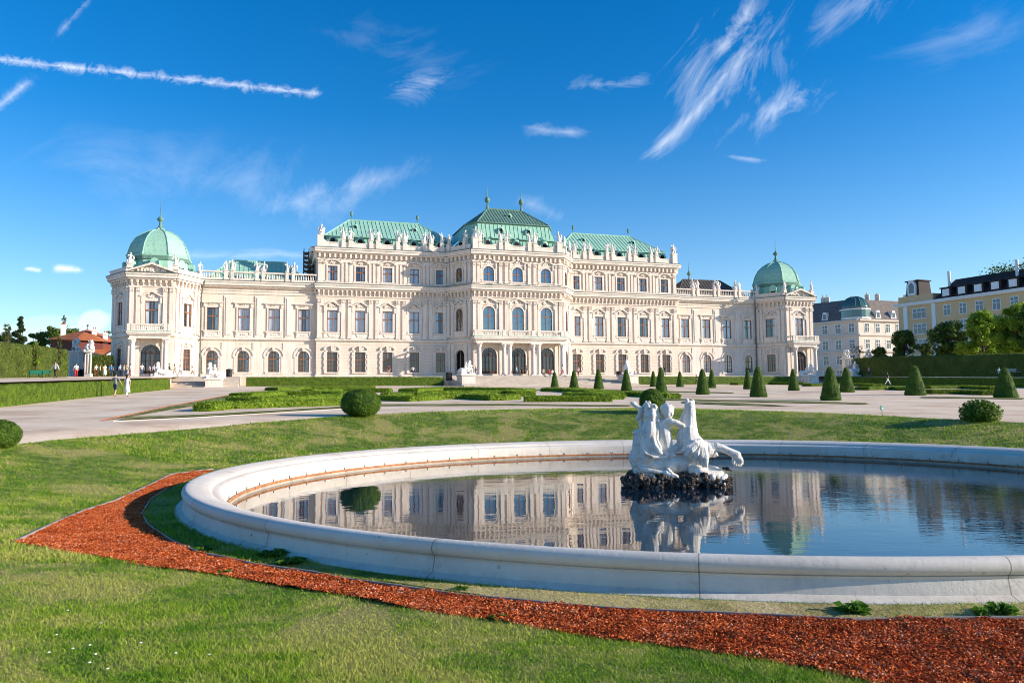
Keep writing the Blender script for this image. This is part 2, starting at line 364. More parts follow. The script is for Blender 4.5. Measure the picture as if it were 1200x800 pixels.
        if hood == 'key':
            P = [((w/2+.32)*math.cos(a), h+.30+.62*math.sin(a)) for a in np.linspace(0, PI, 9)]; Q = [(u*1.18, z+.14) for u, z in P]
            for a, b_, c_, d_ in zip(P, P[1:], Q[1:], Q): s.prism([a, b_, c_, d_], -.26, 0)
            for k in range(14): s.ell((random.uniform(-.5, .5), -.12, h+.35+random.uniform(0, .4)), (.13, .12, .13), 6, 4)
            s.prism([(-.16, h+.15), (.16, h+.15), (.24, h+.95), (-.24, h+.95)], -.32, -.1)
        if hood == 'archkey':
            s.prism([(-.14, h-.05), (.14, h-.05), (.24, h+.55), (-.24, h+.55)], -.34, -.1)
            sp = h-arc; P = [((w/2+.55)*math.cos(a), sp+(arc+.5)*math.sin(a)) for a in np.linspace(0, PI, 13)]; Q = [(u*1.12, sp+(z-sp)*1.13) for u, z in P]
            for a, b_, c_, d_ in zip(P, P[1:], Q[1:], Q): s.prism([a, b_, c_, d_], -.16, 0)
            for k in (-1, 1): s.box(k*(w/2+.38)-.15, k*(w/2+.38)+.15, -.14, -.003, 0, sp); s.box(k*(w/2+.40)-.2, k*(w/2+.40)+.2, -.2, -.003, sp-.25, sp-.05)
            s.box(-w/2-.75, w/2+.75, -.12, 0, -.42, -.203)
        if quoin:
            for k in (-1, 1):
                for j in range(7): s.box(k*(w/2+.31+(.08 if j % 2 else 0))-.14, k*(w/2+.31+(.08 if j % 2 else 0))+.14, -.17, -.003, j*h/7+.02, (j+1)*h/7-.02)
        sm = s.mesh('window_surround', M['trim'])
    WK[key] = (fm, gm, cm, sm, door)
wkind('wing1', 1.72, 3.5, hood='flat'); wkind('block1', 1.63, 3.48, hood='gable'); wkind('block2', 1.5, 2.4, hood='curve')
wkind('blockG', 1.6, 3.2, hood='key', grid=True, quoin=True, curt=False); wkind('wingG', 1.66, 3.28, .83, hood='archkey', grid=True)
wkind('pav1', 1.75, 3.4, hood='gable'); wkind('ctr1', 2.0, 3.95, .95, hood='gable', curt=False); wkind('ctr2', 1.8, 2.46, .8, hood='gable', curt=False, tr=.5)
wkind('door', 2.52, 4.65, 1.26, frame='dark', door=True, sur=True, curt=False)
wkind('slim1', 1.5, 3.7, .6, hood='gable', curt=False); wkind('slim2', 1.4, 2.4, .6, hood='curve', curt=False)
NW = 0
def place_win(key, fr, u, z):
    fm, gm, cm, sm, door = WK[key]
    o = link('door' if door else 'window', fm, palace, fr(u, 0, z), fr.rz)
    if isinstance(cm, tuple): cm = cm[random.choice((0, 0, 0, 1, 2))]
    link('pane', gm, o); link('curtain' if key in ('wing1', 'block1', 'block2', 'wingG', 'pav1') else 'room_back', cm, o)
    if sm: link('window_surround', sm, o)
up = MB(); lo = MB(); tm = MB()          # plaster walls, coursed ground floor, stone trim
def band(fr, z0, z1, n, a=0., b=0., mb=None): (mb or tm).box(-a, fr.L+b, 0, n, z0, z1, fr)
def pilaster(fr, u, w, z0, z1, n=.16, cap=True, triple=False):
    n *= 1.35; tm.box(u-w/2, u+w/2, 0, n, z0, z1, fr); tm.box(u-w/2-.06, u+w/2+.06, 0, n+.05, z0, z0+.35, fr)
    if cap:
        tm.box(u-w/2-.1, u+w/2+.1, 0, n+.14, z1-.14, z1, fr)
        for k in (-1, 0, 1): tm.ell(fr(u+k*w*.36, n+.05, z1-.42), (.13, .13, .22), 6, 4)
        tm.box(u-w/2-.03, u+w/2+.03, 0, n+.05, z1-.74, z1-.68, fr)
def dentils(fr, z0, z1, n0, n1, step, wd):
    k = max(2, int(fr.L/step)); 
    for i in range(k): tm.box((i+.5)*fr.L/k-wd/2, (i+.5)*fr.L/k+wd/2, n0, n1, z0, z1, fr)
led = MB()
for kd, fr in zip(KIND, FR):
    left = fr.a[0] < 0; Lf = fr.L; mid = Lf/2
    low_top, g1 = 17.2, 9.3
    ops0, ops1, ops2 = [], [], []
    if kd == 'wing':
        us = [(-(33.76+4.45*i)) if left else (33.76+4.45*i) for i in range(4)]; us = [u-fr.a[0] for u in us]
        for u in us:
            ops0.append((u, 1.66, 4.44, 7.72, .83)); ops1.append((u, 1.72, 10.78, 14.28, 0)); place_win('wingG', fr, u, 4.44); place_win('wing1', fr, u, 10.78)
        cs = [0]+sorted(us)+[Lf]; cs = sorted(us)
        for a in [cs[0]-2.22]+[(x+y)/2 for x, y in zip(cs, cs[1:])]+[cs[-1]+2.22]:
            if .4 < a < Lf-.4:
                tm.box(a-.62, a+.62, 0, .12, 9.75, 16.2, fr); tm.box(a-.36, a+.36, .12, .20, 10.1, 15.9, fr)
                tm.box(a-.9, a+.9, 0, .08, 3.9, 9.0, fr, )
    elif kd == 'block':
        us = [12.05+4.35*i for i in range(5)]; us = sorted([(-x if left else x)-fr.a[0] for x in us])
        for u in us:
            ops0.append((u, 1.6, 4.42, 7.62, 0)); ops1.append((u, 1.63, 10.75, 14.23, 0)); ops2.append((u, 1.5, 18.92, 21.32, 0))
            place_win('blockG', fr, u, 4.42); place_win('block1', fr, u, 10.75); place_win('block2', fr, u, 18.92)
        for a in [(x+y)/2 for x, y in zip(us, us[1:])]:
            for k in (-1, 1): pilaster(fr, a+k*.52, .62, 9.75, 16.05)
            for k in (-1, 0, 1): tm.box(a+k*.62-.19, a+k*.62+.19, 0, .14+.05*(k == 0), 18.75, 22.3, fr, taper=0)
            tm.box(a-.95, a+.95, 0, .26, 21.9, 22.3, fr)
        for a, k in ((.45, 1), (Lf-.45, -1)):
            pilaster(fr, a, .62, 9.75, 16.05); pilaster(fr, a+k*.0, .5, 18.75, 22.3, .14)
    elif kd == 'center':
        for u in (-4.95, 0, 4.95):
            uu = mid+u; ops0.append((uu, 2.52, 3.6, 8.25, 1.26)); ops1.append((uu, 2.0, 11.05, 15.0, .95)); ops2.append((uu, 1.8, 19.1, 21.56, .8))
            place_win('door', fr, uu, 3.6); place_win('ctr1', fr, uu, 11.05); place_win('ctr2', fr, uu, 19.1)
        for a in (mid-2.48, mid+2.48):
            for k in (-1, 1): pilaster(fr, a+k*.5, .6, 10.1, 16.05, .22); pilaster(fr, a+k*.5, .5, 18.75, 22.3, .2)
        for a, k in ((.35, 1), (Lf-.35, -1)):
            pilaster(fr, a, .55, 10.1, 16.05, .22); pilaster(fr, a+k*.75, .5, 10.1, 16.05, .2); pilaster(fr, a, .5, 18.75, 22.3, .2); pilaster(fr, a+k*.7, .45, 18.75, 22.3, .16)
        for a in (.4, 1.15, mid-3, mid-2, mid+2, mid+3, Lf-1.15, Lf-.4): tm.box(a-.28, a+.28, 0, .22, 3.6, 8.75, fr); 
    elif kd == 'cant':
        ops0.append((mid, 1.9, 3.6, 8.0, .95)); ops1.append((mid, 1.5, 11.05, 14.75, .6)); ops2.append((mid, 1.4, 19.1, 21.5, .6))
        place_win('slim1', fr, mid, 11.05); place_win('slim2', fr, mid, 19.1)
        bx = MB(); bx.add([fr(mid-1, -.8, 3.5), fr(mid+1, -.8, 3.5), fr(mid+1, -.8, 8.2), fr(mid-1, -.8, 8.2)], [(0, 1, 2, 3)]); bx.build('passage_back', M['dark'], palace)
        for a in (.45, 1.25, Lf-1.25, Lf-.45): pilaster(fr, a, .5, 10.1, 16.05, .2); pilaster(fr, a, .45, 18.75, 22.3, .18); tm.box(a-.25, a+.25, 0, .2, 3.6, 8.9, fr)
    elif kd == 'pB':
        ops0.append((mid, 2.54, 3.6, 8.15, 1.27)); ops1.append((mid, 1.75, 11.0, 14.4, 0)); place_win('door', fr, mid, 3.55); place_win('pav1', fr, mid, 11.0)
        for a in (.4, 1.25, Lf-1.25, Lf-.4): pilaster(fr, a, .55, 10.0, 16.4, .2); tm.box(a-.3, a+.3, 0, .22, 3.6, 8.9, fr)
    elif kd in ('pA', 'pC'):
        ops0.append((mid, 1.6, 4.42, 7.9, 0)); ops1.append((mid, 1.75, 11.0, 14.4, 0)); place_win('blockG', fr, mid, 4.5); place_win('pav1', fr, mid, 11.0)
        for a in (.4, 1.15, Lf-1.15, Lf-.4): pilaster(fr, a, .5, 10.0, 16.4, .14)
        for a in (.5, Lf-.5): tm.box(a-.4, a+.4, 0, .12, 3.9, 9.0, fr)
    wall(lo, fr, 0, Lf, 3.4, 9.3, ops0); wall(up, fr, 0, Lf, 9.3, 18.4, ops1)
    x = .18
    band(fr, 3.4, 4.0, .14, x, x); band(fr, 9.3, 9.42, .16, x, x); band(fr, 9.42, 9.62, .30, x, x); band(fr, 9.62, 9.74, .12, x, x)
    tall = kd in ('block', 'center', 'cant', 'ret')
    # main entablature
    band(fr, 16.42, 16.56, .14, .05, .05)
    if kd != 'wing': dentils(fr, 17.0, 17.42, .1, .42, .72, .26); dentils(fr, 16.62, 16.98, .06, .24, .72, .16)
    else: band(fr, 16.9, 17.1, .12)
    band(fr, 17.44, 17.66, .5, .15, .15); band(fr, 17.68, 18.08, .78, .30, .30); band(fr, 18.09, 18.32, .92, .36, .36); band(fr, 18.33, 18.43, .98, .36, .36, led)
    if tall:
        wall(up, fr, 0, Lf, 18.4, 24.2, ops2); band(fr, 18.45, 18.72, .2, .05, .05); band(fr, 22.34, 22.5, .2, .08, .08)
        if kd != 'ret': dentils(fr, 22.6, 23.25, .08, .5, .78, .3)
        band(fr, 23.27, 23.45, .55, .2, .2); band(fr, 23.47, 23.85, .82, .32, .32); band(fr, 23.86, 24.08, .96, .38, .38); band(fr, 24.09, 24.2, 1.0, .38, .38, led)
up.build('upper_walls', M['plaster'], palace); lo.build('ground_floor_walls', M['rustic'], palace); led.build('cornice_flashing', M['lead'], palace)
# back and side bodies that close the building, and inner floors that keep the daylight out
bd = MB()
bd.box(-60.8, -49.0, -2.4+7.2, 9.0, 0, 14.9); 
bd.v = []; bd.f = []; bd.m = []; bd.sm = []
def bodybox(s0, s1, w0, w1, z0, z1): bd.box(s0, s1, -w1, -w0, z0-ZB, z1-ZB)
bodybox(-60.78, -48.9, -16, -2.4, 3.4, 18.4); bodybox(48.9, 60.78, -16, -2.4, 3.4, 18.4)
bodybox(-48.9, -31.8, -16, -1.6, 3.4, 18.3); bodybox(31.8, 48.9, -16, -1.6, 3.4, 18.3)
bodybox(-31.9, -9, -16, -1.2, 3.4, 24.1); bodybox(9, 31.9, -16, -1.2, 3.4, 24.1); bodybox(-9, 9, -20, 1.8, 3.4, 24.1)
bodybox(-58, -51.8, -2.4, 2.6, 3.4, 18.3); bodybox(51.8, 58, -2.4, 2.6, 3.4, 18.3)
for z in (9.4, 18.38): bd.add([L(s, w-.05*(w > 0), z) for s, w in PT], [tuple(range(len(PT)))])
bd.add([L(s, w-.05, 24.15) for s, w in PT[5:13]], [tuple(range(8))][0:1]); 
for sgn in (-1, 1):     # outer returns of the raised blocks above the wings
    bd.quad(L(sgn*31.9, 0, 18.3), L(sgn*31.9, -16, 18.3), L(sgn*31.9, -16, 24.1), L(sgn*31.9, 0, 24.1))
    tm.box(*(sorted((sgn*31.9, sgn*32.85))), -.6, 16, 23.47-ZB, 24.05-ZB); tm.box(*(sorted((sgn*31.9, sgn*32.3))), -.6, 16, 22.5-ZB, 23.46-ZB)
bd.build('rear_body', M['plaster'], palace)
# ---- parapets, balustrades, pedestals
CT = FR[8]
par = MB(); bal = MB(); peds = []
for idx in (5, 6, 7, 8, 9, 10, 11):
    fr = FR[idx]; kd = KIND[idx]
    if kd == 'ret': continue
    par.box(-.0, fr.L, .1, .45, 24.2, 24.42, fr); par.box(0, fr.L, .14, .40, 24.42, 24.95, fr); par.box(-.0, fr.L, .08, .46, 24.95, 25.08, fr)
def ped(fr, u, z, h, w=.62, d=.7, n=.28):
    par.box(u-w/2, u+w/2, n-d/2, n+d/2, z, z+h, fr); par.box(u-w/2-.07, u+w/2+.07, n-d/2-.07, n+d/2+.07, z+h, z+h+.12, fr); par.box(u-w/2-.05, u+w/2+.05, n-d/2-.05, n+d/2+.05, z+.003, z+.2, fr)
    peds.append((fr, u, z+h+.12, n))
for fr, kd in zip(FR, KIND):
    left = fr.a[0] < 0
    if kd == 'block':
        us = sorted([(-x if left else x)-fr.a[0] for x in [12.05+4.35*i for i in range(5)]])
        gaps = [(x+y)/2 for x, y in zip(us, us[1:])]
        for a in gaps:
            for k in (-1, 1): ped(fr, a+k*.55, 24.22, 1.3)
        ped(fr, .5 if left else fr.L-.5, 24.22, 1.75, .95, .9); ped(fr, fr.L-.9 if left else .9, 24.22, 1.3)
        for u in us:
            for k in (-1, 1): par.prism([(u+k*1.6, 25.08), (u+k*1.6, 25.6), (u+k*1.15, 25.3), (u+k*.9, 25.08)], .12, .42, fr)
    if kd == 'center':
        for a in (fr.L/2-2.48, fr.L/2+2.48):
            for k in (-1, 1): ped(fr, a+k*.5, 24.22, 1.35)
        ped(fr, .45, 24.22, 1.75, .9, .9); ped(fr, fr.L-.45, 24.22, 1.75, .9, .9); ped(fr, 1.3, 24.22, 1.2, .5, .6)
        for u in (-4.95, 0, 4.95):
            for k in (-1, 1): par.prism([(fr.L/2+u+k*1.7, 25.08), (fr.L/2+u+k*1.7, 25.6), (fr.L/2+u+k*1.2, 25.3), (fr.L/2+u+k*.9, 25.08)], .12, .42, fr)
    if kd == 'cant': ped(fr, .7 if left else fr.L-.7, 24.22, 1.2); ped(fr, fr.L-1.2 if left else 1.2, 24.22, 1.3, .5)
    if kd == 'wing':
        bal = MB(); par.box(0, fr.L, .15, .55, 18.43, 18.8, fr)
        bal.box(0, fr.L, .12, .58, 19.62, 19.84, fr)
        pp = []
        for q in (44.85, 40.35, 35.9):
            for k in (-1, 1):
                u = (-(q+k*.46) if left else q+k*.46)-fr.a[0]; pp.append(u); ped(fr, u, 18.45, 1.42, .5, .6, .35)
        k = int(fr.L/.36)
        for i in range(k):
            u = (i+.5)*fr.L/k
            if min(abs(u-p) for p in pp) < .42: continue
            bal.tube([fr(u, .35, 18.8), fr(u, .35, 19.0), fr(u, .35, 19.3), fr(u, .35, 19.62)], [.06, .12, .07, .06], 5, False)
        bal.build('balustrade', M['trim'], palace)
    if kd in ('pA', 'pC', 'p0'):
        par.box(-.1, fr.L+.1, -.1, .5, 18.43, 19.05, fr); par.box(-.15, fr.L+.15, -.14, .56, 19.05, 19.18, fr)
        if kd == 'pC': ped(fr, fr.L-.5 if left else .5, 19.18, .3, .5, .5, .2)
    if kd == 'pB':
        par.prism([(-.1, 18.44), (fr.L+.1, 18.44), (fr.L/2, 19.55)], -.3, .35, fr)
        for k in (-1, 1):
            par.prism([(fr.L/2, 19.86), (fr.L/2, 19.55), (fr.L/2+k*(fr.L/2+.2), 18.44), (fr.L/2+k*(fr.L/2+.45), 18.56)], -.3, .95, fr)
        for k in range(26):
            a = random.uniform(-1.9, 1.9); par.ell(fr(fr.L/2+a, .42, 18.65+random.uniform(0, 1)*max(.1, (1-abs(a)/2.2))*.7), (.22, .22, .2), 6, 4)
        ped(fr, 0, 19.0, .55, .6, .6, .1); ped(fr, fr.L, 19.0, .55, .6, .6, .1)
par.build('parapet', M['trim'], palace)
# ---- central portico balcony and columns
def portico(fr, cols, out, ends):
    d = MB(); L0 = -ends; L1 = fr.L+ends
    d.box(L0, L1, .03, out, 9.43, 9.62, fr); d.box(L0-.15, L1+.15, .03, out+.15, 9.62, 9.92, fr); d.box(L0+.2, L1-.2, .03, out-.25, 8.95, 9.43, fr)
    d.build('balcony_slab', M['trim'], palace)
    lm = MB(); lm.box(L0-.18, L1+.18, .03, out+.19, 9.92, 9.97, fr); lm.build('balcony_flashing', M['copper'], palace)
    p = MB(); n = out-.25
    for u in cols:
        mb = MB(); mb.smooth = True
        mb.tube([fr(u, n-.15, z) for z in (3.95, 4.1, 5.5, 7.2, 8.15)], [.37, .34, .34, .32, .29], 14)
        mb.smooth = False
        mb.box(u-.47, u+.47, n-.62, n+.32, 3.45, 3.8, fr); mb.lathe([(.44, 3.8-ZB), (.46, 3.88-ZB), (.38, 3.97-ZB)], fr(u, n-.15, 0)[:2], 14)
        mb.lathe([(.30, 8.15-ZB), (.34, 8.2-ZB), (.36, 8.45-ZB), (.46, 8.72-ZB)], fr(u, n-.15, 0)[:2], 12)
        for k in range(8): mb.ell(fr(u+.36*math.cos(k*PI/4), n-.15+.36*math.sin(k*PI/4), 8.55), (.1, .1, .16), 6, 4)
        mb.box(u-.48, u+.48, n-.62, n+.32, 8.72, 8.95, fr); mb.build('column', M['trim'], palace)
    b = MB(); b.box(L0, L1, n-.05, n+.22, 10.78, 10.98, fr); b.box(L0, L1, n-.05, n+.22, 9.97, 10.15, fr)
    for e in (L0, L1-.27): b.box(e, e+.27, .05, n, 10.78, 10.98, fr); b.box(e, e+.27, .05, n, 9.97, 10.15, fr)
    sol = []
    for u in list(cols)+[L0+.2, L1-.2]: b.box(u-.28, u+.28, n-.09, n+.26, 10.0, 10.95, fr); sol.append(u)
    k = int((L1-L0)/.26)
    for i in range(k):
        u = L0+(i+.5)*(L1-L0)/k
        if min(abs(u-q) for q in sol) > .36: b.tube([fr(u, n+.08, z) for z in (10.15, 10.32, 10.55, 10.78)], [.045, .09, .05, .045], 5, False)
    b.build('balcony_balustrade', M['trim'], palace)
c0 = FR[8].L/2
portico(FR[8], [c0-7.05, c0-2.95, c0-1.98, c0+1.98, c0+2.95, c0+7.05], 2.1, .1)
for i in (2, 14): portico(FR[i], [FR[i].L/2-2.15, FR[i].L/2+2.15], 1.9, -.25)
# ---- roofs
def roofplane(mb, a, b, c, d, sp=.7, rib=.05):
    a, b, c, d = map(lambda p: Vector(L(*p)), (a, b, c, d)); mb.add([a, b, c, d] if (c-d).length > 1e-3 else [a, b, c], [(0, 1, 2, 3)] if (c-d).length > 1e-3 else [(0, 1, 2)])
    e = (b-a); W = e.length; e.normalize(); g = (d-a)-e*(d-a).dot(e); H = g.length; g.normalize(); n = e.cross(g); n = n if n.z > 0 else -n
    xd = (d-a).dot(e); xc = (c-a).dot(e); k = int(W/sp)
    for i in range(1, k+1):
        x = i*W/(k+1); h0 = 0.; h1 = H
        if xd > 1e-3: h1 = min(h1, x*H/xd)
        if xc < W-1e-3: h1 = min(h1, (W-x)*H/(W-xc))
        lo_ = 0
        if h1 < .2: continue
        p = a+e*x; q = a+e*x+g*h1; r = e*rib/2; t = n*.06
        mb.add([p-r, p+r, p+r+t, p-r+t, q-r, q+r, q+r+t, q-r+t], [(3, 2, 6, 7), (0, 3, 7, 4), (2, 1, 5, 6)])
def edge(mb, pts, r=.12): mb.tube([L(*p) for p in pts], r, 6)
def mirror(fn):
    for sg in (-1, 1): fn(sg)
rf = MB()
def block_roof(sg):
    def P(s, w, z): return (sg*s, w, z)
    o, i_ = 31.2, 10.2; e0, e1 = (-.25, 24.25), (-1.15, 26.4); e2 = (-.75, 26.45); rd = (-6.5, 30.5)
    A = [P(o, *e0), P(i_, *e0), P(i_, *e1), P(o-1, *e1)]
    if sg < 0: roofplane(rf, A[0], A[1], A[2], A[3])
    else: roofplane(rf, A[1], A[0], A[3], A[2])
    # outer side lower slope
    rf.quad(L(*P(o, *e0)), L(*P(o, -13, 24.25)), L(*P(o-1, -12, 26.4)), L(*P(o-1, *e1)))
    # upper slope, hipped at both ends
    a, b, c, d = P(o-.5, *e2), P(i_-.6, *e2), P(14.4, *rd), P(26.3, *rd)
    if sg < 0: roofplane(rf, a, b, c, d)
    else: roofplane(rf, b, a, d, c)
    a2, d2 = P(o-.5, -12.3, 26.45), P(26.3, *rd); roofplane(rf, a2, P(o-.5, *e2), d2, d2)
    b2 = P(i_-.6, -12.3, 26.45); roofplane(rf, P(i_-.6, *e2), b2, P(14.4, *rd), P(14.4, *rd))
    rf.quad(L(*P(o-.5, -12.3, 26.45)), L(*P(i_-.6, -12.3, 26.45)), L(*P(14.4, *rd)), L(*P(26.3, *rd)))
    rf.quad(L(*P(o-.5, *e2)), L(*P(i_-.6, *e2)), L(*P(i_-.6, -1.4, 26.3)), L(*P(o-.5, -1.4, 26.3)))
    edge(rf, [P(14.4, *rd), P(26.3, *rd)], .16); edge(rf, [P(26.3, *rd), P(o-.5, *e2)]); edge(rf, [P(14.4, *rd), P(i_-.6, *e2)])
    edge(rf, [P(o-.5, *e2), P(i_-.6, *e2)], .09)
for _sg in (-1, 1):
    rf = MB(); block_roof(_sg); rf.build('copper_roof', M['copper'], palace)
# centre roof: lower skirt, curb with dormers, steep light copper slope, dark upper hipped roof
def ring(inset, z, back=-16.): 
    # octagonal outline of the centre set back by `inset`
    k = inset*.55
    return [(-10.7+inset*1.1, .3, z), (-7.75+k, 4.8-inset, z), (7.75-k, 4.8-inset, z), (10.7-inset*1.1, .3, z)]
def rg(a, b, c, d, z): return [(-a, b, z), (-c, d, z), (c, d, z), (a, b, z)]
low, curb, curb2, brk, brk2 = rg(10.0, .3, 7.4, 4.2, 24.25), rg(8.6, .2, 6.75, 3.5, 26.45), rg(8.8, .2, 6.95, 3.85, 26.5), rg(7.7, 0, 6.2, 2.85, 29.2), rg(7.9, 0, 6.35, 3.1, 29.25)
cr = MB()
for A, B in ((low, curb), (curb2, brk)):
    for i in range(3): roofplane(cr, A[i], A[i+1], B[i+1], B[i])
    for i, j in ((0, -1), (3, 1)):
        a, b = A[i], B[i]; cr.quad(L(*a), L(a[0], -13, a[2]), L(b[0], -12, b[2]), L(*b))
for A, B in ((curb, curb2),):
    for i in range(3): cr.quad(L(*A[i]), L(*A[i+1]), L(*B[i+1]), L(*B[i]))
edge(cr, curb2, .10)
cr.build('centre_lower_roof', M['copper'], palace)
cd = MB(); ra, rb = (-3.1, -2.2, 32.9), (3.1, -2.2, 32.9)
roofplane(cd, brk2[1], brk2[2], rb, ra, .55); roofplane(cd, brk2[0], brk2[1], ra, ra, .55); roofplane(cd, brk2[2], brk2[3], rb, rb, .55)
bl, br = (-7.9, -9, 29.25), (7.9, -9, 29.25); roofplane(cd, bl, brk2[0], ra, ra, .55); roofplane(cd, brk2[3], br, rb, rb, .55); cd.quad(L(*bl), L(*br), L(*rb), L(*ra))
for i in range(3): cd.quad(L(*brk2[i]), L(*brk2[i+1]), L(*brk[i+1]), L(*brk[i]))
edge(cd, brk2, .11); edge(cd, [ra, rb], .18); edge(cd, [ra, brk2[1]], .13); edge(cd, [rb, brk2[2]], .13)
cd.build('centre_upper_roof', M['copper_dark'], palace)
# wing roofs: green on the left, brown sheet on the right
for sg, mt in ((-1, 'copper'), (1, 'tin')):
    wr = MB(); P = lambda s, w, z: (sg*s, w, z)
    a, b, c, d = P(48.3, -1.2, 18.9), P(33.2, -1.2, 18.9), P(36.6, -5.2, 22.5), P(44.8, -5.2, 22.5)
    if sg < 0: roofplane(wr, a, b, c, d); roofplane(wr, b, P(33.2, -10, 18.9), c, c); roofplane(wr, P(48.3, -10, 18.9), a, d, d)
    else: roofplane(wr, b, a, d, c); roofplane(wr, a, P(48.3, -10, 18.9), d, d); roofplane(wr, P(33.2, -10, 18.9), b, c, c)
    wr.quad(L(*P(48.3, -10, 18.9)), L(*P(33.2, -10, 18.9)), L(*c), L(*d)); edge(wr, [c, d]); edge(wr, [a, d]); edge(wr, [b, c])
    wr.build('wing_roof', M[mt], palace, label='green copper wing roof' if sg < 0 else 'brown grey sheet metal wing roof')
# domes
for sg in (-1, 1):
    cx, cyy = sg*54.85, 1.2-.0; R8 = 1/math.cos(PI/8)
    d = MB(); fn = lambda x, y, z: (x, y, z-ZB)
    prof = [(4.6, 21.3), (4.65, 21.5), (4.4, 21.85), (4.28, 22.4), (4.0, 23.25), (3.45, 24.2), (2.65, 25.0), (1.65, 25.6), (.7, 25.9), (.45, 26.2)]
    ph = PI/8
    vs = []
    d.lathe(prof, (cx, cyy), 8, fn, ph)
    dome = d.build('dome', M['copper_dome'], palace, label='left pavilion dome' if sg < 0 else 'right pavilion dome')
    r = MB()
    for k in range(8):
        th = 2*PI*k/8+ph; r.tube([(cx+rr*math.cos(th)*1.005, cyy+rr*math.sin(th)*1.005, z-ZB) for rr, z in prof[1:]], .09, 5)
        for t in (-.55, .0, .55):       # sunk moulding of each dome field
            pass
    r.build('dome_rib', M['copper_dome'], dome)
    dr = MB(); dr.lathe([(4.6, 19.0), (4.35, 20.6), (4.2, 21.25)], (cx, cyy), 8, fn, ph); dr.build('dome_drum', M['copper'], palace)
    bn = MB(); bn.lathe([(4.42, 20.75), (4.52, 20.85), (4.56, 21.2), (4.62, 21.31)], (cx, cyy), 8, fn, ph); bn.build('drum_cornice', M['copper_dark'], palace)
    for k in range(8):
        th = 2*PI*k/8+PI/4*0; q = MB(); rr = 4.62
        f2 = lambda x, y, z, th=th: (cx+math.cos(th)*x-math.sin(th)*y, cyy+math.sin(th)*x+math.cos(th)*y, z-ZB)
        q.prism([(-.55, 19.1), (.55, 19.1), (.55, 20.2), (.3, 20.55), (-.3, 20.55), (-.55, 20.2)], 0, 0, lambda u, n, z: f2(rr+.25, u, z)) if 0 else None
        q.box(rr-.9, rr+.28, -.62, .62, 19.0, 20.25, f2); q.tube([f2(rr-.9, 0, 20.25), f2(rr+.34, 0, 20.25)], .62, 12)
        q.build('drum_dormer', M['copper'], palace)
        w_ = MB(); w_.box(rr+.281, rr+.33, -.4, .4, 19.3, 20.35, f2); w_.build('dormer_opening', M['dark'], palace)
    fi = MB(); fi.smooth = True; fi.lathe([(.5, 26.2), (.28, 26.5), (.2, 26.9), (.14, 27.2), (.42, 27.4), (.50, 27.65), (.3, 27.9), (.08, 28.1), (.05, 29.2), (.02, 30.6)], (cx, cyy), 10, fn); fi.build('dome_finial', M['copper_dark'], palace)
def finial(s, w, z, k=1.):
    f_ = MB(); f_.smooth = True; f_.lathe([(.35*k, z-.3-ZB), (.22*k, z+.3*k-ZB), (.13*k, z+1.0*k-ZB), (.4*k, z+1.25*k-ZB), (.5*k, z+1.6*k-ZB), (.3*k, z+2.0*k-ZB), (.1*k, z+2.2*k-ZB), (.05*k, z+3.3*k-ZB), (.02, z+4.2*k-ZB)], (s, -w), 10)
    f_.build('roof_finial', M['copper_dark'], palace)
finial(-3.1, -2.2, 32.9); finial(3.1, -2.2, 32.9); finial(41.0-3.0, -5.2, 22.4, .8)
for s in (-25.9, -14.6, 14.6, 25.9):
    f_ = MB(); f_.tube([L(s, -6.5, z) for z in (30.4, 31.2, 31.3, 31.9, 32.1)], [.08, .08, .22, .22, .03], 6); f_.build('vent_pipe', M['copper_dark'], palace)
# dormers
dm = MB(); dm.box(-.72, .72, -.05, 1.6, 0, 1.25); dm.smooth = True; dm.tube([(0, -.12, 1.2), (0, 1.6, 1.2)], .78, 14); dm.smooth = False
dm.box(-.95, -.72, -.1, .3, 0, 1.2); dm.box(.72, .95, -.1, .3, 0, 1.2); dme = dm.mesh('dormer', M['copper'])
dw = MB(); dw.box(-.45, .45, -.16, -.125, .15, 1.15); dw.tube([(0, -.16, 1.15), (0, -.125, 1.15)], .45, 12); dwe = dw.mesh('dormer_window', M['dark'])
def dormer(fr, u, n, z, sc=1.):
    o = link('dormer', dme, palace, fr(u, n, z), fr.rz); o.scale = (sc, sc, sc); link('dormer_window', dwe, o)
for fr, kd in zip(FR, KIND):
    if kd == 'block':
        for x in [12.05+4.35*i for i in range(5)]: dormer(fr, (x if fr.a[0] > 0 else -x)-fr.a[0], -.55, 24.6, .85)
        for x in (15.5, 25.5): dormer(fr, (x if fr.a[0] > 0 else -x)-fr.a[0], -4.2, 28.2, .5)
    if kd == 'center':
        for u in (-4.95, 0, 4.95): dormer(fr, fr.L/2+u, -.35, 24.6, .85)
        for u in (-2.4, 2.4): dormer(fr, fr.L/2+u, -1.1, 27.35, .55)
        dormer(fr, fr.L/2, -4.2, 30.6, .5)
    if kd == 'cant': dormer(fr, fr.L/2, -.5, 24.6, .8)
